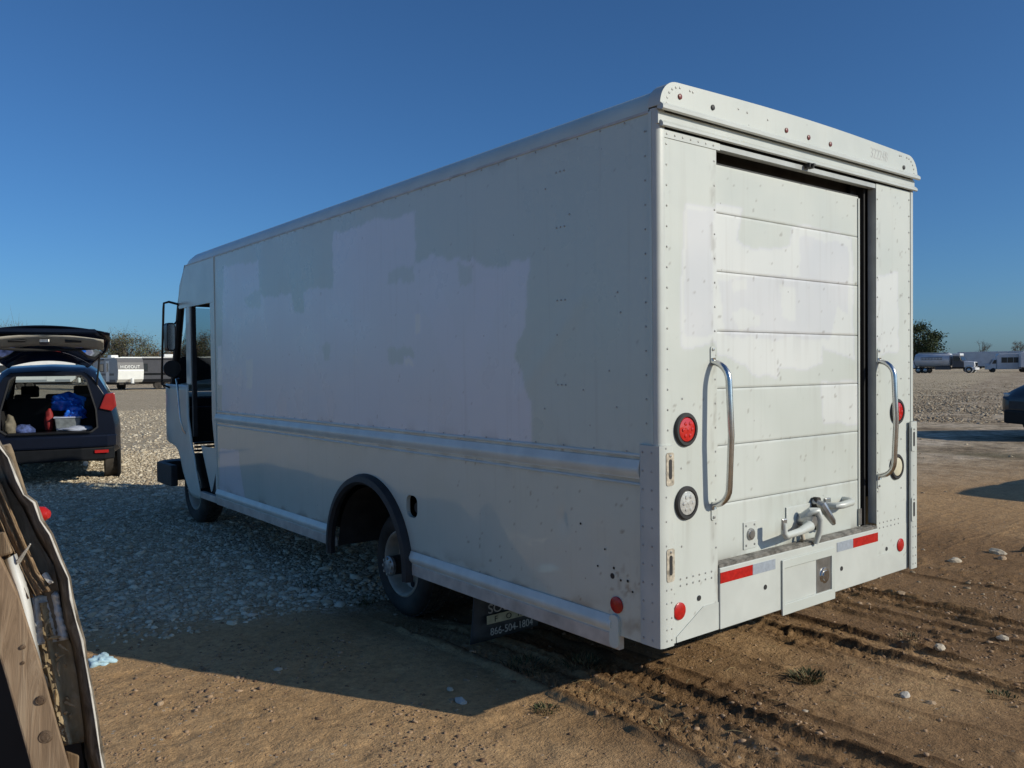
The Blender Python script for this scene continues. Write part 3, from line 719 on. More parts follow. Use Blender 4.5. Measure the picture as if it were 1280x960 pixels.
def rivets(pts, axis, par, r=.0055, t=.003, mat='white', nm='rivets'):
    mb = MB()
    for p in pts:
        if axis == 1: mb.lathe([(r, 0), (r * .8, -t * .7), (0, -t)], p, 1, 6)
        else: mb.lathe([(r, 0), (r * .8, -t * .7), (0, -t)], p, 0, 6)
    o = build(nm, mb, mat, par, True); o['kind'] = 'stuff'; return o
MAT['rivet'] = simple('rivet_metal', (.40, .40, .38), .5, .2, .25, 50)
pts = [(.060, -.001, z) for z in np.arange(1.42, 2.76, .092)] + [(.400, -.001, z) for z in np.arange(.84, 2.76, .115)] + [(1.918, -.001, z) for z in np.arange(.84, 2.76, .115)] + [(2.300, -.001, z) for z in np.arange(1.42, 2.76, .10)]
pts += [(.06 + .055 * k, -.004, 2.752) for k in range(7)] + [(x, -.001, .70 + .03 * j) for x in np.arange(.14, .40, .045) for j in range(2)] + [(x, -.001, .735 + .03 * j) for x in np.arange(1.94, 2.2, .045) for j in range(2)]
pts += [(.15, -.001, 1.24), (.16, -.001, 1.56), (2.2, -.001, 1.62), (2.2, -.001, 1.25), (2.2, -.001, .95), (.15, -.001, .88)]
rivets(pts, 1, van, mat='rivet')
pts = [(x, -.0145, z) for x in (.03, .062) for z in (.47, .52, .57, .64, .70)] + [(.03, -.0145, z) for z in np.arange(.90, 1.34, .11)]
pts += [(W - x, -.0265, z) for x in (.03, .062) for z in (.47, .52, .57, .64, .70)] + [(W - .05, -.0265, z) for z in np.arange(.90, 1.34, .09)]
rivets(pts, 1, van, .005, mat='rivet')
pts = [(-.0125, y, z) for y in (.035, .09) for z in np.arange(.47, 1.34, .085)]
rivets(pts, 0, van, .006, mat='rivet')
pts = [(0, .62 + .03 * i, z) for i in (0, 1, 2) for z in (1.62, 2.05, 2.42, 2.70)] + [(0, .075, z) for z in np.arange(1.45, 2.8, .11)]
pts += [(0, y, 2.836) for y in np.arange(.2, 5.8, .16)] + [(0, y, 1.315) for y in np.arange(.2, 5.8, .22)]
pts += [(0, .20 + .9 * random.random(), 1.4 + 1.3 * random.random()) for _ in range(9)]
rivets(pts, 0, van, .005, mat='rivet')
# rivets round the header corner
pts = [(.04 + (.09 - .09 * math.cos(R_(a))), -.0225, 2.88 + .085 * math.sin(R_(a))) for a in range(0, 91, 18)] + [(.2, -.0225, 2.965), (.22, -.0225, 2.963)]
pts += [(W - p[0], p[1], p[2]) for p in pts] + [(.56, -.0225, 2.95), (.63, -.0225, 2.945), (.8, -.0225, 2.94)]
rivets(pts, 1, hd, .006, mat='rivet')
# black plugs / holes
for x, z, r in ((.27, .62, .013), (.78, .585, .013), (1.50, .565, .013), (2.02, .60, .012)): 
    build('drain_plug', MB().disc((x, -.0035 if not .415 < x < 1.905 else -.0125, z), r, 1, .002, 12), 'black', van)
for x, z, mt in ((.128, 2.925, 'oldlens'), (.362, 2.92, 'black'), (.959, 2.915, 'oldlens'), (1.163, 2.912, 'oldlens'), (1.373, 2.91, 'oldlens'), (2.19, 2.90, 'black')):
    ml = build('marker_light', MB().lathe([(.013, 0), (.013, -.004), (.010, -.006), (0, -.006)], (x, -.0222, z), 1, 14), mt, hd, True)
text_part('322248', .085, 'ghost', hd, (1.80, -.0226, 2.905), (1, 0, 0), (0, 0, 1), squash=.78, extrude=.0004)
cm = MB(); cm.box(1.155, 1.20, -.035, -.004, 2.752, 2.778); cm.box(1.168, 1.187, -.05, -.0355, 2.757, 2.774)
build('rear_camera', cm, 'black', van, bevel=.003)
# cream lights ...
for x, z, mt, nm in ((.178, 1.417, 'redlens', 'tail_light'), (.180, 1.078, 'clearlens', 'reverse_light'), (2.145, 1.420, 'redlens', 'tail_light'), (2.135, 1.085, 'creamlens', 'reverse_light')):
    t_ = build(nm, MB().lathe([(.078, -.001), (.078, -.010), (.072, -.016), (.060, -.016), (.057, -.006)], (x, 0, z), 1, 32), 'black', van, True)
    build('lens', MB().lathe([(.058, -.006), (.054, -.013), (.035, -.017), (0, -.019)], (x, 0, z), 1, 28), mt, t_, True)
    if mt in ('redlens', 'clearlens'):
        led = MB()
        for k in range(7):
            a = 2 * math.pi * k / 6; rr = 0 if k == 6 else .031
            led.lathe([(.010, -.0145), (.008, -.0195), (0, -.021)], (x + rr * math.cos(a), 0, z + rr * math.sin(a)), 1, 8)
        build('led', led, mt, t_, True)['kind'] = 'stuff'
for p, ax in (((.130, -.0005, .585), 1), ((2.187, -.0005, .60), 1), ((.001, .271, .578), 0)):
    y = p
    mb = MB().lathe([(.040, 0), (.040, -.005), (.034, -.008), (0, -.009)], y, ax, 22)
    build('round_reflector', mb, 'redrefl', van, True)
# slotted brackets on the corner guards
for x, yb, rusty in ((.055, -.0142, 1), (2.305, -.0262, 0)):
    for z in (1.245, .81):
        b_ = build('bracket_plate', MB().prism(clean(rrect(x - .026, x + .026, z - .075, z + .075, .012, 3)), 1, yb - .003, yb), 'rust' if rusty else 'white', van)
        build('slot', MB().prism(clean(rrect(x - .010, x + .010, z - .045, z + .045, .009, 3)), 1, yb - .0045, yb - .0031), 'black', b_)
        build('screw', MB().lathe([(.007, -.003), (.006, -.006), (0, -.007)], (x, yb, z + .06), 1, 8), 'alu', b_, True)
# grab handles
for x in (.378, 1.928):
    z0, z1 = 1.03, 1.745; d = .095; r = .09
    path = [(x, -.002, z0)] + [(x, -(d - r) - r * math.sin(R_(a)), z0 + .02 + r - r * math.cos(R_(a))) for a in range(0, 91, 15)] + [(x, -d - .012, (z0 + z1) / 2)] + [(x, -(d - r) - r * math.cos(R_(a)), z1 - .02 - r + r * math.sin(R_(a))) for a in range(0, 91, 15)] + [(x, -.002, z1)]
    h_ = build('grab_handle', MB().tube(path, .0155, 12), 'chrome', van, True)
    for zz in (z0 - .012, z1 + .012):
        build('handle_foot', MB().prism(clean(rrect(x - .016, x + .016, zz - .045, zz + .045, .012, 3)), 1, -.005, -.0005), 'white', h_)
        build('bolt', MB().lathe([(.008, -.005), (.007, -.010), (0, -.011)], (x, 0, zz + (.03 if zz > 1.4 else -.03)), 1, 8), 'alu', h_, True)
# door latch hardware
la = build('latch_lever', MB().tube([(1.175, .0, .862), (1.15, -.03, .850), (1.05, -.04, .838), (.91, -.045, .832), (.895, -.045, .85), (.893, -.045, .90)], [.026, .028, .020, .018, .018, .015], 10), 'white', door, True)
build('lever_tip', MB().box(.872, .915, -.052, -.040, .868, .925), 'alu', la, bevel=.006)
build('latch_arm', MB().tube([(1.17, .03, .89), (1.185, -.015, .925), (1.215, -.035, .925), (1.235, -.04, .88), (1.237, -.035, .81), (1.225, -.02, .745)], [.02, .022, .022, .02, .017, .014], 10), 'white', door, True)
build('latch_pivot', MB().lathe([(0, -.04), (.028, -.04), (.034, -.02), (.034, .056)], (1.185, 0, .872), 1, 16), 'alu', door, True)
build('latch_plate', MB().box(1.06, 1.30, .050, .0565, .79, .95), 'white', door, bevel=.003)
lk = build('latch_hook', MB().tube([(1.31, .05, .96), (1.325, .0, .94), (1.345, -.02, .89), (1.375, -.03, .85), (1.40, -.02, .835)], [.016, .024, .022, .018, .014], 8), 'alu', door, True)
build('hasp', MB().prism(clean(rrect(1.30, 1.345, .80, .98, .015, 3)), 1, .02, .05), 'under', lk, bevel=.004)
build('pull_handle', MB().tube([(1.46, .055, .915), (1.465, .0, .92), (1.50, -.015, .922), (1.60, -.015, .928), (1.63, .01, .93), (1.635, .055, .93)], .02, 10), 'white', door, True)
build('handle_plate', MB().box(1.435, 1.49, .045, .057, .875, .96), 'alu', door, bevel=.004)
lp_ = build('lock_plate', MB().box(.69, .80, .053, .0575, .775, .915), 'white', door, bevel=.003)
build('lock_cylinder', MB().lathe([(.032, .053), (.030, .046), (.022, .045), (.02, .041), (0, .041)], (.747, 0, .85), 1, 18), 'alu', lp_, True)
rivets([(.71, .053, .795), (.78, .053, .795), (.71, .053, .895), (.78, .053, .895)], 1, lp_, .007, mat='alu', nm='screws')
build('chain_hook', MB().tube([(1.165, .05, .83), (1.16, .02, .80), (1.155, .01, .775), (1.165, .03, .76)], .011, 8), 'rust', door, True)
# rust nicks and scrape on lower left rear corner
sc = MB()
for y, z, r in ((.30, .71, .014), (.245, .70, .006), (.20, .705, .007), (.17, .66, .005), (.29, .75, .007), (.40, .74, .005), (.52, .93, .006), (.35, .83, .005)):
    sc.lathe([(r, 0), (r, -.0012), (0, -.0014)], (.0018, y, z), 0, 9)
build('paint_chip', sc, 'under', van)['kind'] = 'stuff'

# wheels
def wheel(name, par, cx, cy, cz, r, w, rimr, side, hub):
    """outer face at cx (towards -x if side<0), tyre body goes inward"""
    s = side
    R0 = rimr + .012
    prof = [(R0, 0.012), (R0 + .015, -.004), (R0 + (r - R0) * .45, -.014), (r - .045, -.006), (r - .018, .012), (r - .004, .03), (r, .055), (r, w - .055), (r - .004, w - .03), (r - .03, w), (R0, w - .01)]
    mb = MB().lathe([(a, -s * b) for a, b in prof], (cx, cy, cz), 0, 48)
    wh = build(name, mb, 'tyre', par, True)
    tr_ = MB()
    for k in range(44):
        a0 = 2 * math.pi * k / 44
        for x0, x1, o in ((.04, .095, 0), (.105, w - .105, .5), (w - .095, w - .04, 0)):
            a1 = a0 + (o) * 2 * math.pi / 44; da = 2 * math.pi / 44 * .33
            vs = []
            for rr in (r - .002, r + .008):
                for aa in (a1 - da, a1 + da):
                    for xx in (x0, x1): vs.append((cx - s * xx, cy + rr * math.cos(aa), cz + rr * math.sin(aa)))
            tr_.add(vs, [(4, 5, 7, 6), (0, 1, 5, 4), (2, 6, 7, 3), (0, 4, 6, 2), (1, 3, 7, 5)])
    build('tread', tr_, 'tyre', wh)['kind'] = 'stuff'
    dish = .10
    rp = [(rimr + .014, .006), (rimr + .002, .0), (rimr - .012, .012), (rimr - .022, .05), (rimr - .03, dish), (rimr - .07, dish + .012), (.11, dish - .01), (.085, dish - .012), (0, dish - .012)]
    rm = build('rim', MB().lathe([(a, -s * b) for a, b in rp], (cx, cy, cz), 0, 40), 'rim', wh, True)
    hl = MB()
    for k in range(6):
        a = 2 * math.pi * (k + .5) / 6; rr = rimr - .062
        hl.lathe([(.026, -s * (dish + .005)), (.02, -s * (dish + .009)), (0, -s * (dish + .009))], (cx + s * .007, cy + rr * math.cos(a), cz + rr * math.sin(a)), 0, 10)
    build('rim_hole', hl, 'dark', rm)['kind'] = 'stuff'
    hp_ = [(.088, -s * (dish - .012)), (.084, -s * (dish - .05)), (.072, -s * (dish - .06)), (.066, s * (hub - .035)), (.060, s * (hub - .03))]
    hb = build('hub', MB().lathe(hp_, (cx, cy, cz), 0, 20), 'under', wh, True)
    build('hub_cap', MB().lathe([(.072, s * (hub - .032)), (.072, s * (hub - .012)), (.055, s * hub), (0, s * (hub + .002))], (cx, cy, cz), 0, 20), 'hub', hb, True)
    nb = MB()
    for k in range(8):
        a = 2 * math.pi * k / 8
        nb.lathe([(.013, -s * (dish - .012)), (.013, -s * (dish - .045)), (0, -s * (dish - .048))], (cx, cy + .105 * math.cos(a), cz + .105 * math.sin(a)), 0, 6)
        nb.lathe([(.010, s * (hub - .012)), (.010, s * (hub + .006)), (0, s * (hub + .007))], (cx, cy + .055 * math.cos(a), cz + .055 * math.sin(a)), 0, 6)
    build('lug_nut', nb, 'rust', hb)['kind'] = 'stuff'
    return wh
wheel('wheel', van, .24, 2.68, .300, .375, .23, .225, -1, .11)
wheel('wheel', van, W - .20, 2.68, .300, .375, .23, .225, 1, .11)
wheel('wheel', van, .15, 7.06, .375, .385, .22, .225, -1, .05)
wheel('wheel', van, W - .15, 7.06, .375, .385, .22, .225, 1, .05)
# mud flaps with lettering
FY = 1.60
for x0 in (.12, 1.62):
    mb = MB(); n = 10
    mb.grid(lambda u, v: (x0 + u * .54, FY - .012 * math.sin(u * 3) + .05 * (1 - v) ** 2, .005 + v * .52 + .012 * u * (1 - v)), np.linspace(0, 1, n), np.linspace(0, 1, n))
    fp = build('mud_flap', mb, 'flap', van, True, solid=.008)
    if x0 < 1:
        text_part('SOUTH', .082, 'flaptext', fp, (x0 + .085, FY - .022, .195), (1, 0, 0), (0, 0, 1), squash=1.08)
        text_part('866-504-1804', .066, 'flaptext', fp, (x0 + .105, FY - .018, .055), (1, 0, 0), (0, 0, 1), squash=.92)
        bar = build('flap_bar', MB().box(x0 + .08, x0 + .50, FY - .019, FY - .017, .128, .182), 'flapbar', fp)
        for q, ch_ in enumerate('FORD'): text_part(ch_, .05, 'black', bar, (x0 + .135 + .092 * q, FY - .0215, .137), (1, 0, 0), (0, 0, 1), 'letter', squash=1.1)

# ---- cab
def plan(y):
    """how far the nose corner has come in from the side at station y"""
    if y < 7.35: return 0.0
    t = min(1, (y - 7.35) / .72); return .34 * (1 - math.sqrt(max(0, 1 - t * t)))
def ruled(rows, n, x_of, side):
    """rows: (z, y_rear, y_front)"""
    mb = MB(); vs = []
    for z, a, b in rows:
        for i in range(n + 1):
            y = a + (b - a) * i / n; x = x_of(y, z); vs.append((x if side < 0 else W - x, y, z))
    m = n + 1
    mb.add(vs, [(j * m + i, j * m + i + 1, (j + 1) * m + i + 1, (j + 1) * m + i) for j in range(len(rows) - 1) for i in range(n)])
    return mb
fx = lambda y, z: plan(y)
rows_f = [(.355, 6.40, 6.62), (.40, 6.37, 6.74), (.49, 6.41, 6.84), (.60, 6.47, 6.95), (.66, 6.50, 6.99), (.74, 6.53, 7.04), (.81, 6.56, 7.10), (.86, 6.59, 7.20), (.885, 6.60, 7.42), (.89, 6.605, 7.52), (.90, 6.61, 7.96), (1.0, 6.64, 8.0), (1.2, 6.72, 8.0), (1.4, 6.725, 7.98), (1.5, 6.725, 7.93), (1.56, 6.725, 7.84)]
rows_fw = [(.62, 7.50, 7.97), (.75, 7.50, 7.99), (.895, 7.52, 7.99)]
for sd in (-1, 1):
    build('fender_panel', ruled(rows_f, 18, fx, sd), 'cabwhite', van, 'all', solid=.012)
    xs = (lambda x: x) if sd < 0 else (lambda x: W - x)
    # door pillar, header, rear quarter, A-pillar
    def bx(x0, x1, *a): 
        return (min(xs(x0), xs(x1)), max(xs(x0), xs(x1))) + a
    build('door_pillar', MB().box(*bx(.0, .05, 6.645, 6.79, 1.56, 2.405)), 'cabwhite', van, bevel=.012)
    build('pillar_seal', MB().box(*bx(.012, .055, 6.60, 6.644, 1.0, 2.40)), 'black', van)
    qp = [(5.852, 2.852), (6.74, 2.852), (6.84, 2.80), (6.98, 2.66), (7.06, 2.43), (7.00, 2.40), (5.852, 2.40)]
    build('quarter_panel', MB().prism(qp, 0, xs(.001), xs(.03)), 'cabwhite', van)
    build('rear_door_post', MB().prism([(5.852, .43), (5.89, .43), (5.90, .90), (5.975, 1.22), (5.985, 2.398), (5.852, 2.398)], 0, xs(.001), xs(.05)), 'cabwhite', van)
    build('panel_joint', MB().box(*bx(-.006, .004, 5.838, 5.856, .37, 2.845)), 'cabwhite', van, bevel=.002)
    ap = MB().tube([(xs(.03), 7.03, 2.46), (xs(.06), 7.22, 2.2), (xs(.10), 7.48, 1.85), (xs(.13), 7.72, 1.50)], .042, 8)
    build('windscreen_pillar', ap, 'black', van, True)
    build('door_sill', MB().box(*bx(.0, .05, 5.85, 6.42, .37, .435)), 'railtan', van, bevel=.004)
# through-the-door step well
build('entry_step', MB().prism([(6.50, .905), (5.90, .915), (6.17, .46), (6.20, .445)], 0, .055, .06), 'cabwhite', van)
st = MB(); st.prism([(5.90, .92), (5.90, .436), (6.19, .436)], 0, .062, .068); st.box(.05, .6, 5.86, 6.62, .40, .43); st.box(.6, .62, 5.86, 6.66, .43, .93); st.box(.062, .6, 5.86, 6.60, .436, .44)
build('step_well', st, 'bumperblk', van)
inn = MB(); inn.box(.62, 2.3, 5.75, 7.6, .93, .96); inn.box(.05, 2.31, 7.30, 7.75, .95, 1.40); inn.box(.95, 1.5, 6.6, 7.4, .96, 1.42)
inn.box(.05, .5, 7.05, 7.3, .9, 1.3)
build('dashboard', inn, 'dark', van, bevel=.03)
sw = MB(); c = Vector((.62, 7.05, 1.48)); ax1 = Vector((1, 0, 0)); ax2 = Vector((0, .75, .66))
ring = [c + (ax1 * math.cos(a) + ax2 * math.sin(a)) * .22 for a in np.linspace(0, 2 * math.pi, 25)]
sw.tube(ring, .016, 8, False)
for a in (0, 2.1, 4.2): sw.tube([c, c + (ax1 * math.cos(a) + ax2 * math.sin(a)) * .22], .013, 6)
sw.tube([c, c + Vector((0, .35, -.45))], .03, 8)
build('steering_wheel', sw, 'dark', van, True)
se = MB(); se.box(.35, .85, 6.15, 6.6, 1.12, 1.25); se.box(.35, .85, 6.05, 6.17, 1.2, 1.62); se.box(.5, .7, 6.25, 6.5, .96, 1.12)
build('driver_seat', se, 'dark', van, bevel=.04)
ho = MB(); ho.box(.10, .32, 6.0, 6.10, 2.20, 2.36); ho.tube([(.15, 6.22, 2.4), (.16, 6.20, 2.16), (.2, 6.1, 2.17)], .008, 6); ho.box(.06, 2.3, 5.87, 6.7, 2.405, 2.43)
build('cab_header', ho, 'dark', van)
# nose: front face, windscreen, grille, bumper
nf = MB(); N = 20
def nose_pt(u, z):
    """u 0..1 across the front"""
    a = u * 2 - 1
    x = W / 2 + a * (W / 2 - .18); return x, 7.92 + .13 * (1 - a * a)
nf.grid(lambda u, v: (*nose_pt(u, v), v), np.linspace(0, 1, N), [.90, 1.2, 1.45])
nf.add([(W / 2 + (u * 2 - 1) * (W / 2 - .2), 7.9 + .13 * (1 - (u * 2 - 1) ** 2), 1.46) for u in np.linspace(0, 1, N)] + [(W / 2 + (u * 2 - 1) * (W / 2 - .2), 7.68, 1.555) for u in np.linspace(0, 1, N)], [(i, i + 1, N + i + 1, N + i) for i in range(N - 1)])
build('nose', nf, 'cabwhite', van, 'all', solid=.01)
gr = MB()
for k in range(5): gr.box(.45, 1.91, 7.97, 8.03, .66 + .045 * k, .685 + .045 * k)
pass
build('grille', gr, 'bumperblk', van, bevel=.01)
ws = MB(); ws.grid(lambda u, v: (.13 + u * (W - .26), 7.68 - .62 * v + .10 * (1 - (2 * u - 1) ** 2), 1.54 + .88 * v), np.linspace(0, 1, 12), np.linspace(0, 1, 4))
build('windscreen', ws, 'clrglass', van, 'all')
vz = MB(); vz.grid(lambda u, v: (.0 + u * W, 7.07 - .28 * v + .08 * (1 - (2 * u - 1) ** 2), 2.44 + .42 * v), np.linspace(0, 1, 12), np.linspace(0, 1, 3))
build('visor_panel', vz, 'cabwhite', van, 'all', solid=.01)
bp = MB()
bp.prism([(-.02, 7.35), (-.02, 7.92), (.10, 8.10), (.5, 8.16), (W - .5, 8.16), (W - .1, 8.10), (W + .02, 7.92), (W + .02, 7.35), (W - .06, 7.35), (W - .06, 7.85), (.06, 7.85), (.06, 7.35)], 2, .385, .625)
build('front_bumper', bp, 'black', van, bevel=.012)
for k in range(5): build('roof_marker', MB().lathe([(.045, 0), (.04, .03), (0, .05)], (.5 + k * .34, 6.6, 2.99), 2, 10), 'creamlens', van, True)
# mirrors
for sd in (-1, 1):
    xs = (lambda x: x) if sd < 0 else (lambda x: W - x)
    fr_ = MB().tube([(xs(0), 7.02, 2.45), (xs(-.10), 7.03, 2.475), (xs(-.145), 7.06, 2.46), (xs(-.15), 7.06, 2.40), (xs(-.13), 7.20, 1.95), (xs(-.10), 7.36, 1.56), (xs(0), 7.40, 1.52)], .013, 8)
    fr_.tube([(xs(-.135), 7.16, 2.07), (xs(0.02), 7.15, 2.28)], .009, 6); fr_.tube([(xs(-.118), 7.30, 1.74), (xs(.05), 7.45, 1.72)], .009, 6)
    mr = build('mirror_frame', fr_, 'blackgloss', van, True)
    hm = MB(); xo = -.085
    ol = clean(rrect(-.10, .10, -.17, .17, .05, 4))
    c = Vector((xs(-.10), 6.99, 2.085))
    hm.prism([(c.x + p[0] * .46, c.z + p[1] * .92) for p in ol], 1, c.y - .02, c.y + .09)
    build('mirror_head', hm, 'blackgloss', mr, bevel=.02)
    build('mirror_glass', MB().prism([(c.x + p[0] * .38, c.z + p[1] * .82) for p in ol], 1, c.y - .0225, c.y - .0205), 'chrome', mr)
    hm2 = MB().lathe([(0, .085), (.05, .08), (.085, .05), (.095, .0), (.09, -.005), (0, -.005)], (xs(-.085), 7.0, 1.735), 1, 16)
    build('spot_mirror', hm2, 'blackgloss', mr, True)
    build('grab_rail', MB().tube([(xs(-.004), 7.05, 1.62), (xs(-.045), 7.0, 1.62), (xs(-.05), 6.94, 1.55), (xs(-.05), 6.86, 1.18), (xs(-.03), 6.83, 1.06), (xs(-.002), 6.82, 1.02)], .011, 8), 'chrome', van, True)

# ------------------------------------------------------------------ crossover car (open or closed tailgate)
def ring_half(wb, wbelt, wroof, zb, zw, zbelt, zr0, zr):
    return [(0, zb), (wb * .82, zb), (wb, zb + .14), (wb * 1.01, zw), (wb * 1.0, zw + .14), (wbelt, zbelt), ((wbelt + wroof) / 2 + .02, (zbelt + zr0) / 2), (wroof, zr0), (wroof * .84, zr - .015), (wroof * .45, zr), (0, zr + .012)]
ST = [  # y, wb, wbelt, wroof, zb, zw, zbelt, zr0, zr
    (.14, .84, .80, .56, .42, .70, 1.04, 1.50, 1.585),
    (.30, .90, .85, .60, .34, .72, 1.05, 1.56, 1.640),
    (.75, .92, .87, .63, .28, .72, 1.05, 1.585, 1.665),
    (1.10, .92, .875, .64, .25, .72, 1.04, 1.595, 1.680),
    (1.20, .92, .875, .64, .25, .72, 1.04, 1.595, 1.683),
    (2.00, .92, .875, .64, .22, .71, 1.02, 1.60, 1.690),
    (2.10, .92, .875, .64, .22, .71, 1.02, 1.60, 1.690),
    (2.65, .92, .87, .62, .22, .70, 1.00, 1.565, 1.665),
    (2.80, .92, .87, .61, .22, .70, 1.00, 1.53, 1.630),
    (3.45, .92, .85, .72, .22, .69, .97, 1.02, 1.075),
    (4.05, .91, .80, .66, .24, .67, .90, .95, 1.000),
    (4.35, .87, .72, .60, .28, .64, .82, .86, .900),
    (4.50, .76, .60, .50, .34, .58, .72, .75, .780),
    (4.55, .62, .50, .40, .40, .55, .66, .68, .700)]
def make_car(name, label, loc, rz, opened, paint='navy', group=None):
    t = thing(name, label, 'car', loc, rz, group)
    body = MB(); glass = MB(); wsg = MB()
    H = [ring_half(*s[1:]) for s in ST]; m = len(H[0])
    V = []
    for s, h in zip(ST, H):
        V += [(-x, s[0], z) for x, z in h[::-1]] + [(x, s[0], z) for x, z in h[1:]]
    n = 2 * m - 1
    for k in range(len(ST) - 1):
        for i in range(n - 1):
            f = (k * n + i, k * n + i + 1, (k + 1) * n + i + 1, (k + 1) * n + i)
            seg = min(i, n - 2 - i); ya, yb = ST[k][0], ST[k + 1][0]      # seg 0 = roof centre ... 9 = floor
            if ya == 2.80 and seg in (0, 1, 2): wsg.f.append(f)
            elif seg in (3, 4) and (ya, yb) in ((.75, 1.10), (1.20, 2.00), (2.10, 2.65)): glass.f.append(f)
            elif seg in (3, 4) and ya == .30: glass.f.append(f)
            else: body.f.append(f)
    body.v = glass.v = wsg.v = V
    # nose cap
    k = len(ST) - 1
    body.f.append(tuple(k * n + i for i in range(n)))
    bo = build('body', body, paint, t, True, recalc=False)
    for s_ in (-1, 1):
        gs = MB(); gs.v = V; gs.f = [f for f in glass.f if V[f[0]][0] * s_ > 0]
        build('side_window', gs, 'carglass', t, recalc=False)
    build('windscreen', wsg, 'clrglass' if opened else 'carglass', t, recalc=False)
    # rear end
    h0 = H[0]; outer = [(-x, z) for x, z in h0[::-1]] + [(x, z) for x, z in h0[1:-1]]
    ap = [(-.52, .74), (.52, .74), (.60, .80), (.585, 1.05), (.47, 1.46), (.40, 1.52), (-.40, 1.52), (-.47, 1.46), (-.585, 1.05), (-.60, .80)]
    if opened:
        build('hatch_frame', MB().prism(outer, 1, .10, .142, [ap]), paint, t, bevel=.01)
        sl_ = MB()
        na = len(ap)
        sl_.add([(x, .095, z) for x, z in ap] + [(x * 1.035, .095, z * 1.0 + (z - 1.1) * .035) for x, z in ap], [(i, (i + 1) % na, na + (i + 1) % na, na + i) for i in range(na)])
        build('hatch_seal', sl_, 'black', t, solid=.02)
        build('sill_trim', MB().box(-.52, .52, .06, .30, .715, .745), 'bumperblk', t, bevel=.01)
        cf = MB(); cf.box(-.66, .66, .145, 1.35, .66, .70); cf.box(-.70, -.62, .15, 1.3, .68, 1.03); cf.box(.62, .70, .15, 1.3, .68, 1.03)
        build('cargo_liner', cf, 'dark', t)
        seat = MB(); seat.box(-.62, .62, 1.30, 1.42, .70, 1.19)
        for x in (-.42, .0, .42): seat.box(x - .11, x + .11, 1.32, 1.40, 1.11, 1.25)
        for x in (-.38, .38):
            seat.box(x - .25, x + .25, 2.25, 2.38, .6, 1.16); seat.box(x - .13, x + .13, 2.27, 2.36, 1.18, 1.36)
        build('seat', seat, 'dark', t, bevel=.03)
        # raised tailgate, hinged at the roof
        a = R_(68); hinge = Vector((0, .22, 1.63))
        def tg(x, d, o):      # d down the gate, o outwards
            dirv = Vector((0, -math.sin(a), math.cos(a) )); nv = Vector((0, math.cos(a), math.sin(a)))
            return tuple(hinge + Vector((x, 0, 0)) + dirv * d + nv * o)
        def gate(us, ds, bow, wf, off):
            mb = MB(); mb.grid(lambda u, d: tg(u * wf(d), d, off + bow(u, d)), us, ds); return mb
        wf = lambda d: .52 + .27 * min(1, d / .60)
        bw = lambda u, d: .05 * math.sin(min(1, d / 1.1) * math.pi) - .10 * u * u + (.06 * max(0, d - .5))
        us = np.linspace(-1, 1, 15)
        tgp = build('tailgate', gate(us, np.linspace(.52, 1.12, 7), bw, wf, .10), paint, t, 'all', solid=.012)
        build('gate_glass', gate(us, np.linspace(.06, .515, 6), bw, lambda d: wf(d) * .94, .08), 'carglass', tgp, 'all')
        build('gate_frame', MB().tube([tg(-.49, .02, .03), tg(-.74, .52, .07), tg(-.77, .85, .08), tg(-.60, 1.12, .06), tg(.60, 1.12, .06), tg(.77, .85, .08), tg(.74, .52, .07), tg(.49, .02, .03)], .035, 8), paint, tgp, True)
        build('gate_trim', gate(us, np.linspace(.74, 1.08, 5), lambda u, d: -.02 - .07 * u * u, lambda d: wf(d) * .90, .045), 'cargrey', tgp, 'all', solid=.01)
        hl = MB()
        for x in (-.32, .34):
            hl = MB().box(x - .10, x + .10, -.0, .02, 0, .03)
            hl.v = [tg(p[0], .93 + p[1] * 2, .015 - p[2]) for p in hl.v]
            build('gate_handle', hl, 'black', tgp)
        lt = MB(); lt.box(-.06, .06, 0, .05, 0, .05); lt.v = [tg(p[0], .90 + p[1] * 2, .01 - p[2]) for p in lt.v]
        build('gate_latch', lt, 'alu', tgp, bevel=.01)
        build('gate_skin_trim', MB().tube([tg(-.66, .60, .05), tg(-.3, .58, .03), (tg(.3, .58, .03)), tg(.66, .60, .05)], .02, 6), 'black', tgp, True)
        for x in (-1, 1):
            build('gas_strut', MB().tube([(x * .60, .18, 1.28), tg(x * .66, .45, .02)], .013, 6), 'black', tgp, True)
        wp = MB().tube([tg(-.1, .5, .16), tg(.25, .36, .15)], .01, 6)
        build('rear_wiper', wp, 'black', tgp)
    else:
        build('tailgate', MB().prism(outer, 1, .10, .142), paint, t, bevel=.01)
        build('rear_window', MB().prism([(-.52, 1.08), (.52, 1.08), (.42, 1.48), (-.42, 1.48)], 1, .09, .099), 'winglass', t)
    bmp = MB(); bmp.prism([(-.86, .30), (-.86, .10), (-.74, .0), (-.4, -.05), (.4, -.05), (.74, .0), (.86, .10), (.86, .30), (.90, .55), (-.90, .55)], 2, .52, .70)
    build('rear_bumper', bmp, paint, t, bevel=.03)
    bm2 = MB(); bm2.prism([(-.83, .30), (-.83, .10), (-.7, .02), (-.4, -.02), (.4, -.02), (.7, .02), (.83, .10), (.83, .30)], 2, .34, .518)
    build('bumper_valance', bm2, 'bumperblk', t, bevel=.02)
    build('exhaust', MB().tube([(.45, .0, .30), (.45, .5, .32)], .035, 10), 'alu', t, True)
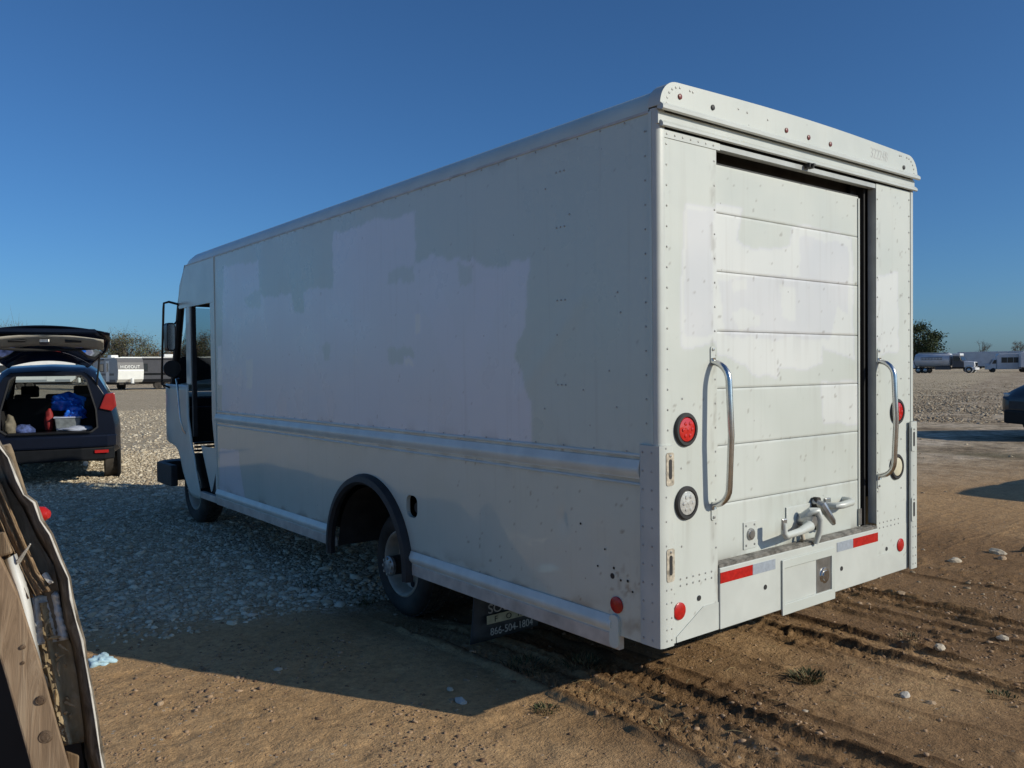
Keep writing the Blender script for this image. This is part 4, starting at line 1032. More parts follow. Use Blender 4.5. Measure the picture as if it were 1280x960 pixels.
    for s in (-1, 1):
        tl = MB(); tl.prism([(.64, 1.06), (.80, 1.02), (.855, 1.08), (.84, 1.28), (.72, 1.26)], 1, .06, .24)
        tl.prism([(.80, 1.08), (.868, 1.08), (.845, 1.26), (.79, 1.28)], 1, .2, .48)
        if s < 0: tl.v = [(-x, y, z) for x, y, z in tl.v]
        build('tail_light', tl, 'cartail', t, bevel=.012)
        hd_ = MB().prism([(.50, .68), (.74, .70), (.82, .80), (.60, .78)], 1, 4.22, 4.46)
        if s < 0: hd_.v = [(-x, y, z) for x, y, z in hd_.v]
        build('headlight', hd_, 'clearlens', t, bevel=.02)
        if s < 0 or not opened: build('door_mirror', MB().box(s * .93 - .07, s * .93 + .07, 2.86, 3.05, 1.02, 1.18), paint, t, bevel=.03)
        build('rear_reflector', MB().box(s * .66 - .09, s * .66 + .09, -.022, .01, .44, .48), 'redrefl', t)
    fb = MB(); fb.prism([(-.85, 4.0), (-.84, 4.35), (-.6, 4.60), (.6, 4.60), (.84, 4.35), (.85, 4.0)], 2, .26, .50)
    build('front_bumper', fb, 'bumperblk' if not opened else 'bumperblk', t, bevel=.04)
    build('grille', MB().box(-.48, .48, 4.5, 4.57, .52, .66), 'black', t)
    for x, s in ((-.90, -1), (.90, 1)):
        for y in (.92, 3.55):
            ar = build('wheel_arch', MB().lathe([(.405, 0), (.405, -s * .03 - s * .0), (.36, s * .012), (.30, 0)], (x - s * .0, y, .37), 0, 24), 'bumperblk', t, True)
            w_ = build('wheel', MB().lathe([(.20, -s * .01), (.24, s * .012), (.31, s * .018), (.345, 0), (.352, -s * .03), (.352, -s * .20), (.33, -s * .22), (.2, -s * .22)], (x + s * .006, y, .352), 0, 28), 'tyre', t, True)
            rm_ = MB().lathe([(.215, s * .010), (.20, -s * .012), (.19, -s * .04), (.06, -s * .015), (0, -s * .005)], (x + s * .006, y, .352), 0, 20)
            build('rim', rm_, 'alu', w_, True)
    return t
SUV_H = R_(12)
suv_loc = (-.60, 11.40, .0)
suv = make_car('crossover_car', 'dark navy crossover car with its tailgate raised and cargo showing', suv_loc, -SUV_H, True)
suv.scale = (1.05, 1.03, 1.085)
def in_suv(x, y, z):
    x *= 1.05; y *= 1.03; z *= 1.085
    c, s = math.cos(-SUV_H), math.sin(-SUV_H)
    return (suv_loc[0] + c * x - s * y, suv_loc[1] + s * x + c * y, z)
MAT['bluebag'] = simple('blue_plastic', (.02, .17, .85), .2, 0, .3, 6, .5, 14, .6)
MAT['redbag'] = simple('red_fabric', (.26, .02, .02), .7, 0, .2, 10, .3, 25)
MAT['clearbin'] = simple('milky_bin_plastic', (.15, .17, .18), .2, 0, .3, 14, .2, 30)
MAT['whitecloth'] = simple('crumpled_pale_sheet', (.34, .38, .48), .6, 0, .2, 8, .5, 18)
MAT['canvas'] = simple('tan_canvas', (.17, .15, .11), .8, 0, .25, 12, .3, 40)
MAT['denim'] = simple('blue_striped_cloth', (.05, .08, .22), .8, 0, .6, 20, .3, 40)
def blob(name, label, cat, loc, rad, mat, seed, amp=.3, sc=2.5, sub=3, flat=-.6, group=None):
    bm_ = bmesh.new(); bmesh.ops.create_icosphere(bm_, subdivisions=sub, radius=1)
    me = bpy.data.meshes.new(name)
    for v in bm_.verts:
        p = v.co.normalized()
        n = float(fbm(np.array([p.x * sc + seed + p.z * 1.7]), np.array([p.y * sc - seed + p.z * 2.3]), seed, 4)[0])
        k = 1 + amp * (n - .5) * 2
        q = Vector((p.x * rad[0] * k, p.y * rad[1] * k, p.z * rad[2] * k))
        q.z = max(q.z, flat * rad[2]); q.z -= flat * rad[2]; v.co = q
    bm_.to_mesh(me); bm_.free()
    me.polygons.foreach_set('use_smooth', [True] * len(me.polygons)); me.materials.append(MAT[mat] if isinstance(mat, str) else mat)
    o = bpy.data.objects.new(name, me); COL.objects.link(o); o.location = loc
    return tag(o, label, cat, group)
blob('plastic_bag', 'shiny blue plastic bag piled on the clear bin in the car', 'bag', in_suv(.22, .75, 1.02), (.22, .20, .17), 'bluebag', 3, .55, 2.6, 4)
blob('plastic_bag', 'blue plastic bag slumped over the front of the clear bin', 'bag', in_suv(.32, .50, .90), (.14, .12, .13), 'bluebag', 9, .6, 3, 4)
blob('red_bag', 'red cloth bag standing left of the clear bin in the car', 'bag', in_suv(-.03, .55, .74), (.06, .08, .19), 'redbag', 5, .3, 2, 3, -.8)
blob('crumpled_sheet', 'crumpled pale sheet lying on the car cargo sill', 'sheet', in_suv(.36, .32, .745), (.26, .12, .045), 'whitecloth', 6, .5, 3, 3)
blob('striped_cloth', 'blue striped cloth heaped at the left of the cargo floor', 'cloth', in_suv(-.36, .45, .70), (.16, .14, .10), 'denim', 7, .5, 3, 3)
blob('canvas_bag', 'folded tan canvas piece leaning at the left of the cargo floor', 'bag', in_suv(-.50, .36, .70), (.08, .10, .17), 'canvas', 8, .4, 2, 3, -.8)
bin_ = thing('storage_bin', 'milky clear storage bin under the blue bag in the car', 'bin', in_suv(.22, .52, .70), -SUV_H)
build('bin_body', MB().prism([(-.15, 0), (.15, 0), (.18, .24), (-.18, .24)], 1, -.14, .16), 'clearbin', bin_, bevel=.015)
build('bin_rim', MB().prism([(-.195, .24), (.195, .24), (.195, .262), (-.195, .262)], 1, -.155, .175), 'whitecloth', bin_, bevel=.006)
bx_ = thing('cargo_box', 'dark box stacked against the right of the car cargo space', 'box', in_suv(.47, .95, .70), -SUV_H)
build('box_body', MB().box(-.12, .12, -.2, .2, 0, .55), 'bumperblk', bx_, bevel=.02); build('box_lid', MB().box(-.125, .125, -.205, .205, .551, .58), 'dark', bx_, bevel=.01)

def cam_pt(u, depth, z=0.0):
    """ground-plan point straight out from the viewpoint, used only to lay out the yard"""
    f = Vector((FWD.x, FWD.y)).normalized(); r = Vector((f.y, -f.x))
    l = (u - 640) / 1032.04 * depth
    return Vector((CAMPOS.x + f.x * depth + r.x * l, CAMPOS.y + f.y * depth + r.y * l, z))
F2 = math.atan2(FWD.y, FWD.x)
p = cam_pt(1292, 18.4)
d = Vector((-RGT.x, -RGT.y)).normalized()       # faces left across the view
ang = math.atan2(-d.x, d.y)
dk = make_car('parked_car', 'black parked car nosing in at the right edge', (0, 0, 0), 0, False, 'blackgloss')
a2 = ang + R_(6); fd = Vector((-math.sin(a2), math.cos(a2)))
dk.location = (p.x - fd.x * 4.6, p.y - fd.y * 4.6, 0); dk.rotation_euler = (0, 0, a2); dk.scale = (1.08, 1.05, 1.27)
# unseen car on the right, added to cast a shadow across the dirt
nb = copy_tree(dk); nb['label'] = 'unseen black parked car right of the van, added to cast a shadow'
nb.location = (11.25, -4.30, 0); nb.rotation_euler = (0, 0, 0)

# ------------------------------------------------------------------ travel trailers
def make_trailer(label, loc, rz, L, H, body, lower, mask=True, letters=None):
    """front (hitch) end at +y"""
    t = thing('travel_trailer', label, 'camper trailer', loc, rz, 'travel trailers parked at the back of the yard')
    side = [(0, .72), (L - .40, .72), (L - .10, 1.0), (L, 1.75), (L - .10, 2.55), (L - .28, H - .04), (L - .45, H), (.10, H), (0, H - .12)]
    build('body', MB().prism(side, 0, -1.2, 1.2), body, t, bevel=.02)
    build('roof_edge', MB().prism([(.0, H - .06), (L - .46, H - .06), (L - .48, H + .03), (.02, H + .03)], 0, -1.23, 1.23), 'rvwhite', t)
    st_ = MB()
    for s in (-1, 1): st_.box(s * 1.203 - .004, s * 1.203 + .004, .05, L - .8, 1.35, 1.55); st_.box(s * 1.203 - .003, s * 1.203 + .003, .05, L - .5, .74, .98)
    build('side_stripe', st_, lower, t)
    for s in (-1, 1):
        for y, w in ((L * .22, .5), (L * .55, .45)):
            wf_ = build('window', MB().box(s * 1.205 - .015, s * 1.205 + .015, y - w, y + w, 1.7, 2.45), 'black', t, bevel=.01)
            build('pane', MB().box(s * 1.222 - .003, s * 1.222 + .003, y - w + .05, y + w - .05, 1.75, 2.4), 'winglass', wf_)
    dr = build('door', MB().box(1.202, 1.225, L * .72 - .36, L * .72 + .36, .80, 2.70), 'rvwhite', t)
    build('door_window', MB().box(1.226, 1.232, L * .72 - .2, L * .72 + .2, 1.7, 2.5), 'winglass', dr)
    build('awning', MB().tube([(1.27, .6, H - .14), (1.27, L * .62, H - .14)], .07, 8), 'rvdark', t)
    build('air_conditioner', MB().box(-.35, .35, L * .45, L * .45 + .8, H + .03, H + .30), 'rvwhite', t, bevel=.06)
    if mask:
        build('front_cap', MB().add([(x, y + .012, z) for x in (-1.19, 0, 1.19) for y, z in ((L + .0, 1.80), (L - .10, 2.55), (L - .28, H - .05))], [(0, 3, 4, 1), (1, 4, 5, 2), (3, 6, 7, 4), (4, 7, 8, 5)]), 'rvdark', t, solid=.012)
        mk = MB()
        prm = [(L - .395, .74), (L - .09, 1.0), (L + .012, 1.75), (L - .0, 1.90)]
        nrm = .02
        mk.add([(x, y + nrm, z) for x in (-1.17, -.6, 0, .6, 1.17) for y, z in prm], [(i * 4 + j, i * 4 + j + 1, (i + 1) * 4 + j + 1, (i + 1) * 4 + j) for i in range(4) for j in range(3)])
        build('front_mask', mk, 'rvwhite', t, solid=.02)
    if letters:
        text_part(letters, .40, 'rvwhite', t, (.98, L + .015, 2.0), (-1, 0, 0), (0, -.12, 1), squash=1.0, extrude=.03, spacing=1.05)
    build('hitch', MB().tube([(-.5, L - .5, .62), (0, L + .7, .55), (.5, L - .5, .62)], .06, 6), 'black', t)
    build('chassis', MB().box(-.9, .9, .1, L - .4, .50, .718), 'under', t)
    for x, s in ((-1.05, -1), (1.05, 1)):
        for y in (L * .38, L * .38 + .85):
            build('wheel', MB().lathe([(0, 0), (.2, s * .02), (.34, s * .02), (.37, 0), (.37, -s * .2), (0, -s * .2)], (x, y, .37), 0, 16), 'tyre', t, True)
    build('propane_tank', MB().lathe([(0, 0), (.15, .03), (.15, .45), (.08, .52), (0, .52)], (.0, L + .25, .60), 2, 12), 'rvwhite', t, True)
    return t
def face_cam(p, extra=0):
    """rz so that local +y points at the viewpoint, turned by extra"""
    d = Vector((CAMPOS.x - p.x, CAMPOS.y - p.y)); return math.atan2(-d.x, d.y) + extra
p = cam_pt(164, 76); rz = face_cam(p, R_(24)); fd = Vector((-math.sin(rz), math.cos(rz)))
make_trailer('grey travel trailer with white nose panel and white nose lettering', (p.x - fd.x * 7.6, p.y - fd.y * 7.6, 0), rz, 7.6, 2.98, 'rvgrey', 'rvdark', True, 'HIDEOUT')
p = cam_pt(212, 80); rz = face_cam(p, R_(93)); fd = Vector((-math.sin(rz), math.cos(rz)))
make_trailer('charcoal travel trailer side-on beside the van nose', (p.x - fd.x * 4.3, p.y - fd.y * 4.3, 0), rz, 8.5, 3.05, 'rvdark', 'bumperblk', False)
p = cam_pt(40, 84); rz = face_cam(p, R_(85)); fd = Vector((-math.sin(rz), math.cos(rz)))
make_trailer('pale travel trailer seen through the windows of the open car', (p.x - fd.x * 4, p.y - fd.y * 4, 0), rz, 8.0, 3.2, 'rvwhite', 'rvgrey', False)

# ------------------------------------------------------------------ far vehicles on the right
TD = 145.0
p = cam_pt(1222, TD); a = face_cam(p, R_(74)); fd = Vector((-math.sin(a), math.cos(a)))
tk = thing('tank_truck', 'conventional tank truck with long pale tank and white hood', 'tank truck', (p.x - fd.x * 11, p.y - fd.y * 11, 0), a)
n_ = 24
build('tank', MB().lathe([(0, .6), (.7, .66), (1.15, .85), (1.25, 1.1), (1.25, 6.4), (1.15, 6.7), (.7, 6.85), (0, 6.9)], (0, 0, 2.35), 1, n_), 'bluewhite', tk, True)
build('tank_lettering', MB().box(1.235, 1.262, 2.0, 5.6, 2.38, 2.85), 'rvdark', tk, bevel=.05)
mbx = MB()
for q in range(14): mbx.box(1.25, 1.27, 2.1 + q * .25, 2.1 + q * .25 + .16, 2.45, 2.78)
build('tank_mark', mbx, 'bluewhite', tk)['kind'] = 'stuff'
build('walkway', MB().box(-.35, .35, 1.2, 6.4, 3.58, 3.72), 'alu', tk)
cbk = MB().prism([(7.2, 1.0), (9.1, 1.0), (9.1, 2.0), (8.75, 2.15), (8.45, 2.95), (7.2, 3.05)], 0, -1.1, 1.1)
build('cab', cbk, 'rvdark', tk, bevel=.08)
build('visor', MB().box(-1.0, 1.0, 7.2, 8.5, 3.06, 3.5), 'farwhite', tk, bevel=.1)
build('windscreen', MB().prism([(8.50, 2.85), (8.80, 2.2), (8.84, 2.22), (8.54, 2.87)], 0, -1, 1), 'winglass', tk)
build('side_window', MB().box(1.1, 1.115, 7.5, 8.4, 2.15, 2.8), 'winglass', tk)
build('hood', MB().prism([(9.0, 1.0), (10.7, 1.0), (10.85, 1.3), (10.75, 1.95), (9.0, 2.12)], 0, -.95, .95), 'farwhite', tk, bevel=.1)
build('grille', MB().box(-.55, .55, 10.72, 10.90, 1.15, 1.85), 'bumperblk', tk)
build('front_bumper', MB().box(-1.15, 1.15, 10.6, 11.0, .55, .98), 'farwhite', tk, bevel=.06)
for s in (-1, 1): build('fender', MB().lathe([(.62, -s * .45), (.66, -s * .2), (.66, s * .0), (.58, s * .05)], (s * 1.08, 9.95, .62), 0, 20), 'farwhite', tk, True)
build('chassis', MB().box(-.5, .5, .2, 10.4, .75, 1.05), 'under', tk); build('side_box', MB().box(.6, 1.1, 4.4, 6.9, .62, 1.15), 'rvdark', tk); build('rear_cabinet', MB().prism([(.05, .95), (.9, .95), (.6, 2.2), (.0, 2.3)], 0, -1.1, 1.1), 'farwhite', tk)
for s in (-1, 1):
    for y in (1.5, 2.7, 9.95):
        w_ = build('wheel', MB().lathe([(.3, 0), (.46, s * .02), (.52, 0), (.52, -s * .3), (.3, -s * .3)], (s * 1.15, y, .52), 0, 20), 'tyre', tk, True)
        build('rim', MB().lathe([(.3, s * .0), (.12, s * .04), (0, s * .06)], (s * 1.15, y, .52), 0, 14), 'alu', w_, True)

p = cam_pt(1223, 165); a = face_cam(p, R_(80)); fd = Vector((-math.sin(a), math.cos(a)))
tr_ = thing('box_trailer', 'long white box trailer behind the tank truck hood', 'trailer', (p.x - fd.x * 3.5, p.y - fd.y * 3.5, 0), a)
build('trailer_box', MB().box(-1.25, 1.25, 0, 11.5, 1.1, 4.0), 'bluewhite', tr_, bevel=.05)
build('chassis', MB().box(-.6, .6, .3, 10.5, .8, 1.09), 'under', tr_)
for s in (-1, 1):
    for y in (1.5, 2.7): build('wheel', MB().lathe([(0, 0), (.48, s * .02), (.5, 0), (.5, -s * .3), (0, -s * .3)], (s * 1.2, y, .5), 0, 16), 'tyre', tr_, True)
p = cam_pt(1232, 155); a = face_cam(p, R_(-82)); fd = Vector((-math.sin(a), math.cos(a)))
bs = thing('shuttle_bus', 'white shuttle bus with a band of dark windows', 'bus', (p.x - fd.x * 7.6, p.y - fd.y * 7.6, 0), a)
build('body', MB().prism([(0, .55), (5.9, .55), (5.9, 3.1), (5.6, 3.45), (0, 3.45)], 0, -1.2, 1.2), 'bluewhite', bs, bevel=.08)
build('cab', MB().prism([(5.92, .5), (7.6, .5), (7.6, 1.35), (6.95, 1.5), (6.45, 2.45), (5.92, 2.5)], 0, -1.0, 1.0), 'bluewhite', bs, bevel=.08)
for s in (-1, 1):
    for k in range(5): build('window', MB().box(s * 1.203 - .012, s * 1.203 + .012, .35 + k * .98, 1.27 + k * .98, 1.75, 2.75), 'winglass', bs)
    build('cab_window', MB().prism([(6.0, 1.6), (6.7, 1.6), (6.35, 2.3), (6.0, 2.3)], 0, s * 1.0, s * 1.012), 'winglass', bs)
    for y in (1.6, 6.5): build('wheel', MB().lathe([(0, 0), (.36, s * .02), (.4, 0), (.4, -s * .25), (0, -s * .25)], (s * 1.08, y, .4), 0, 16), 'tyre', bs, True)
build('windscreen', MB().prism([(6.50, 2.38), (6.96, 1.55), (7.0, 1.57), (6.54, 2.4)], 0, -.9, .9), 'winglass', bs)
p = cam_pt(1290, 150); a = face_cam(p, R_(-80)); fd = Vector((-math.sin(a), math.cos(a)))
wt = thing('box_trailer', 'bright white box trailer behind the bus at the right edge', 'trailer', (p.x - fd.x * 3, p.y - fd.y * 3, 0), a)
build('trailer_box', MB().box(-1.25, 1.25, 0, 4.9, .9, 3.6), 'farwhite', wt, bevel=.05)
build('chassis', MB().box(-.6, .6, .3, 4.5, .6, .89), 'under', wt)
for s in (-1, 1): build('wheel', MB().lathe([(0, 0), (.38, s * .02), (.4, 0), (.4, -s * .25), (0, -s * .25)], (s * 1.2, 2.2, .4), 0, 16), 'tyre', wt, True)

# ------------------------------------------------------------------ trees
def leaf_mat(name, c):
    m, nt, b = nodes(name)
    oi = nt.nodes.new('ShaderNodeNewGeometry')
    r = ramp(nt, oi.outputs['Random Per Island'], [(0, tuple(k * .6 for k in c)), (.6, c), (1, tuple(min(1, k * 1.6) for k in c))])
    nt.links.new(r.outputs['Color'], b.inputs['Base Color']); b.inputs['Roughness'].default_value = .7
    b.inputs['Specular IOR Level'].default_value = .2
    return m
MAT['oak'] = leaf_mat('oak_leaves', (.045, .062, .025)); MAT['olive'] = leaf_mat('sparse_olive_leaves', (.10, .10, .045))
MAT['twig'] = leaf_mat('bare_twigs', (.16, .135, .105)); MAT['bark'] = simple('bark', (.10, .085, .065), .9, 0, .3, 4, .4, 12)
MAT['brownleaf'] = leaf_mat('dry_brown_leaves', (.13, .085, .045))
def tree(label, p, h, cw, nclump, nleaf, leafs, mat, seed, group, bare=0.0, mat2=None, base=.25):
    rg = np.random.default_rng(seed)
    t = thing('tree', label, 'tree', (p.x, p.y, 0), rg.uniform(0, 6), group)
    tb = MB(); tips = []
    tr0 = h * .035
    trunk = [(0, 0, -.1)]
    for i in range(1, 6): trunk.append((trunk[-1][0] + rg.normal(0, h * .012), trunk[-1][1] + rg.normal(0, h * .012), h * .62 * i / 5))
    tb.tube(trunk, [tr0 * (1 - .14 * i) for i in range(6)], 7)
    lim = MB(); tw = MB()
    for k in range(nclump):
        f = rg.uniform(base, .95); b0 = Vector(trunk[min(5, int(2 + 3 * rg.random()))])
        th = rg.uniform(0, 2 * math.pi); prof = math.sin(math.pi * min(1, max(.12, (f - base) / (1.02 - base) * .82 + .16)))
        r = cw * .5 * prof * math.sqrt(rg.uniform(.15, 1))
        c = Vector((r * math.cos(th), r * math.sin(th), h * f))
        mid = b0.lerp(c, .5) + Vector((0, 0, -h * .02))
        lim.tube([b0, mid, c], [tr0 * .35, tr0 * .2, tr0 * .06], 5); tips.append(c)
        for j in range(10 if bare else 3):
            e = c + Vector(rg.normal(0, 1, 3)) * cw * .10 + Vector((0, 0, h * .03))
            lim.tube([mid.lerp(c, rg.uniform(.4, 1)), e], [tr0 * .07, tr0 * .02], 3)
    build('trunk', tb, 'bark', t, True); build('limbs', lim, 'bark', t)['kind'] = 'stuff'
    def crown(nm, cnt, mt, ls, spread):
        C_ = np.array([tuple(c) for c in tips]); ci = rg.integers(0, len(C_), cnt)
        sp = rg.uniform(.7, 1.3, len(C_))[ci][:, None]
        P = C_[ci] + rg.normal(0, 1, (cnt, 3)) * np.array([spread, spread, spread * .7]) * sp
        A = rg.normal(0, 1, (cnt, 3)); A /= np.linalg.norm(A, axis=1)[:, None]
        B = np.cross(A, rg.normal(0, 1, (cnt, 3))); B /= np.linalg.norm(B, axis=1)[:, None]
        s = ls * rg.uniform(.5, 1.4, (cnt, 1))
        asp = .22 if mt == 'twig' else .6
        Vv = np.stack([P - A * s, P + B * s * asp, P + A * s, P - B * s * asp], 1).reshape(-1, 3)
        me = bpy.data.meshes.new(nm)
        me.from_pydata(Vv.tolist(), [], np.arange(cnt * 4).reshape(-1, 4).tolist())
        me.materials.append(MAT[mt]); o = bpy.data.objects.new(nm, me); COL.objects.link(o); o.parent = t; o['kind'] = 'stuff'; return o
    crown('crown', nleaf, mat, leafs, cw * .075)
    if mat2: crown('twigs', nleaf, mat2, leafs * 1.2, cw * .11)
    return t
G = 'trees beyond the parked trailers'
tree('round half bare tree above the white nosed trailer', cam_pt(160, 112), 6.9, 7.5, 60, 5200, .10, 'olive', 1, G, 1, 'twig')
tree('thin bare grey tree left of the round half bare tree', cam_pt(138, 118), 6.2, 5.0, 34, 1600, .09, 'twig', 2, G, 1)
tree('bare tree showing above the left end of the raised tailgate', cam_pt(10, 120), 9.0, 8, 46, 2600, .10, 'twig', 3, G, 1)
tree('wispy bare tree above the middle of the raised tailgate', cam_pt(44, 125), 9.2, 6, 30, 1500, .09, 'twig', 4, G, 1)
for i, (u, h, w, mt, lb) in enumerate([(122, 4.0, 5, 'brownleaf', 'low brown bush just right of the raised tailgate'), (186, 4.4, 5, 'brownleaf', 'low brown bush between the two grey trailers'), (200, 4.6, 6, 'olive', 'low olive bush behind the charcoal trailer roof'), (228, 5.6, 6, 'brownleaf', 'brown bush showing between the van mirror and its door post'), (246, 6.0, 7, 'olive', 'olive tree framed in the van doorway'), (262, 7.0, 6, 'twig', 'bare tree at the rear edge of the van doorway'), (282, 6.0, 7, 'olive', 'olive tree hidden mostly behind the van side'), (88, 4.4, 6, 'olive', 'olive bush behind the raised tailgate')]):
    tree(lb, cam_pt(u, 112 + 3 * (i % 3)), h, w, 34, 3200, .11, mt, 20 + i, G, 1, 'twig', .12)
tree('dark green oak rising behind the tank truck', cam_pt(1150, 205), 11.8, 11.5, 70, 9500, .24, 'oak', 7, None, 0, None, .10)
tree('small dark tree top beyond the shuttle bus', cam_pt(1273, 240), 8.2, 5, 24, 1500, .2, 'twig', 8, None, 1, None, .3)
tree('faint bare tree top beyond the box trailer', cam_pt(1226, 260), 9.0, 6, 24, 900, .12, 'twig', 9, None, 1, None, .4)

# ------------------------------------------------------------------ gravel (crushed limestone), stuff
phi = (1 + 5 ** .5) / 2
ICO = np.array([(-1, phi, 0), (1, phi, 0), (-1, -phi, 0), (1, -phi, 0), (0, -1, phi), (0, 1, phi), (0, -1, -phi), (0, 1, -phi), (phi, 0, -1), (phi, 0, 1), (-phi, 0, -1), (-phi, 0, 1)]) / math.sqrt(1 + phi * phi)
ICF = np.array([(0, 11, 5), (0, 5, 1), (0, 1, 7), (0, 7, 10), (0, 10, 11), (1, 5, 9), (5, 11, 4), (11, 10, 2), (10, 7, 6), (7, 1, 8), (3, 9, 4), (3, 4, 2), (3, 2, 6), (3, 6, 8), (3, 8, 9), (4, 9, 5), (2, 4, 11), (6, 2, 10), (8, 6, 7), (9, 8, 1)])
def stone_verts(rg, n):
    V = ICO[None] * rg.uniform(.70, 1.25, (n, 12, 1)) * np.stack([rg.uniform(.8, 1.5, n), rg.uniform(.6, 1.1, n), rg.uniform(.4, .75, n)], 1)[:, None, :]
    a = rg.uniform(0, 2 * np.pi, n); c, s = np.cos(a)[:, None], np.sin(a)[:, None]
    x, y = V[..., 0].copy(), V[..., 1].copy(); V[..., 0] = x * c - y * s; V[..., 1] = x * s + y * c
    t = rg.normal(0, .35, n); c, s = np.cos(t)[:, None], np.sin(t)[:, None]
    x, z = V[..., 0].copy(), V[..., 2].copy(); V[..., 0] = x * c - z * s; V[..., 2] = x * s + z * c
    return V
def mass(name, mat, X, Y, S, rg, lift=-.02):
    n = len(X); V = stone_verts(rg, n) * S[:, None, None]
    Z = ground_h(X, Y) + S * lift
    V += np.stack([X, Y, Z], 1)[:, None, :]
    F = (ICF[None] + (np.arange(n) * 12)[:, None, None]).reshape(-1, 3)
    me = bpy.data.meshes.new(name)
    me.vertices.add(n * 12); me.vertices.foreach_set('co', V.reshape(-1).astype(np.float32))
    me.loops.add(F.size); me.loops.foreach_set('vertex_index', F.reshape(-1).astype(np.int32))
    me.polygons.add(len(F)); me.polygons.foreach_set('loop_start', np.arange(0, F.size, 3, dtype=np.int32))
    me.update(calc_edges=True); me.materials.append(mat)
    o = bpy.data.objects.new(name, me); COL.objects.link(o); o['kind'] = 'stuff'; return o
def stone_material(name, lo, mid, hi):
    m, nt, b = nodes(name)
    g = nt.nodes.new('ShaderNodeNewGeometry')
    r = ramp(nt, g.outputs['Random Per Island'], [(0, lo), (.5, mid), (1, hi)])
    n = tex_noise(nt, 60, 3); c = mixc(nt, .25, r.outputs['Color'], n.outputs['Fac'], 'OVERLAY')
    nt.links.new(c, b.inputs['Base Color']); b.inputs['Roughness'].default_value = .85; b.inputs['Specular IOR Level'].default_value = .25
    bump(nt, b, n.outputs['Fac'], .3, .004); return m
LIME = stone_material('limestone', (.34, .27, .185), (.51, .43, .305), (.74, .655, .50))
rg = np.random.default_rng(5)
n = 125000
X = rg.uniform(-5.5, 3.4, n); Y = 3.0 + 13.5 * rg.random(n) ** 1.25
dens = gravel_mask(X, Y) * (.35 + .65 * sstep(.35, .6, fbm(X * .9, Y * .9, 101, 3)))
# only ground that can come into view from hereabouts
dv = (X - CAMPOS.x) * .62 + (Y - CAMPOS.y) * .784; lv = (X - CAMPOS.x) * .784 - (Y - CAMPOS.y) * .62
keep = (rg.random(n) < dens) & (lv > -.72 * dv) & ((X < 1.6) | (Y > 8))
X, Y = X[keep], Y[keep]
S = np.clip(rg.lognormal(math.log(.0135), .50, len(X)), .006, .048)
n2 = 26000
X2 = rg.uniform(-8, 12, n2); Y2 = 12 + 24 * rg.random(n2) ** 1.3
dv = (X2 - CAMPOS.x) * .62 + (Y2 - CAMPOS.y) * .784; lv = (X2 - CAMPOS.x) * .784 - (Y2 - CAMPOS.y) * .62
k2 = (lv > -.55 * dv) & (lv < -.32 * dv)
X = np.concatenate([X, X2[k2]]); Y = np.concatenate([Y, Y2[k2]])
S = np.concatenate([S, np.clip(rg.lognormal(math.log(.024), .4, k2.sum()), .012, .07)])
mass('gravel', LIME, X, Y, S, rg)
# crumbs of soil and small pebbles in the dirt
n = 34000
X = rg.uniform(-2.4, 4.5, n); Y = rg.uniform(-1.4, 4.0, n)
keep = rg.random(n) < (1 - gravel_mask(X, Y)) * (.16 + .84 * sstep(.48, .66, fbm(X * 1.4, Y * 1.4, 111, 4)))
X, Y = X[keep], Y[keep]
S = np.clip(rg.lognormal(math.log(.0052), .55, len(X)), .0025, .02)
CLOD = stone_material('soil_clods', (.15, .092, .055), (.27, .175, .105), (.40, .28, .18))
mass('soil_crumbs', CLOD, X, Y, S, rg)
n = 2600
X = rg.uniform(3.0, 16, n); Y = rg.uniform(-3, 9, n)
keep = rg.random(n) < sstep(.5, .66, fbm(X * .7, Y * .7, 121, 3)) * (1 - gravel_mask(X, Y))
X, Y = X[keep], Y[keep]
n3 = 30000; d3 = 23 + 75 * rg.beta(1.25, 3.4, n3); l3 = d3 * rg.uniform(.46, .66, n3)
X3 = CAMPOS.x + .62 * d3 + .784 * l3; Y3 = CAMPOS.y + .784 * d3 - .62 * l3
k3 = rg.random(n3) < (.15 + .85 * sstep(.40, .62, fbm(X3 * .35, Y3 * .35, 123, 3))) * (1 - .75 * sstep(.56, .62, l3 / d3))
X = np.concatenate([X, X3[k3]]); Y = np.concatenate([Y, Y3[k3]])
PEB = stone_material('dusty_pebbles', (.20, .15, .095), (.34, .265, .18), (.52, .44, .32))
mass('pebbles', PEB, X, Y, np.clip(rg.lognormal(math.log(.016), .5, len(X)) * np.where(np.hypot(X, Y) > 16, 1.55, 1), .008, .075), rg)

# individual rocks lying on the dirt
def rock(x, y, s, mat, label, seed):
    o = blob('rock', label, 'rock', (x, y, gz(x, y) - s * .30), (s * 1.2, s * .85, s * .6), mat, seed, .45, 1.6, 2, -.7)
    o.data.polygons.foreach_set('use_smooth', [False] * len(o.data.polygons))
    o.rotation_euler = (0, 0, seed * 1.7); return o
PALE = stone_material('pale_rock', (.34, .28, .20), (.42, .35, .26), (.50, .43, .33)); BUFF = stone_material('buff_rock', (.28, .19, .11), (.34, .235, .145), (.40, .29, .19))
WHITE = stone_material('white_rock', (.36, .33, .28), (.43, .40, .35), (.50, .47, .42))
rock(-.41, .99, .030, WHITE, 'flat white rock at the tip of the van shadow', 1)
rock(1.40, -.42, .030, WHITE, 'flat white rock beside the wheel ruts on the right', 2)
rock(1.40, -.55, .022, BUFF, 'upright buff rock just right of the white rut rock', 3)
rock(2.16, -.25, .035, PALE, 'largest pale rock between the ruts below the van corner', 4)
rock(2.72, -.38, .030, PALE, 'pale rock at the right edge on the rut shoulder', 5)
rock(.50, .04, .018, BUFF, 'small buff rock among the tyre treads behind the van', 6)
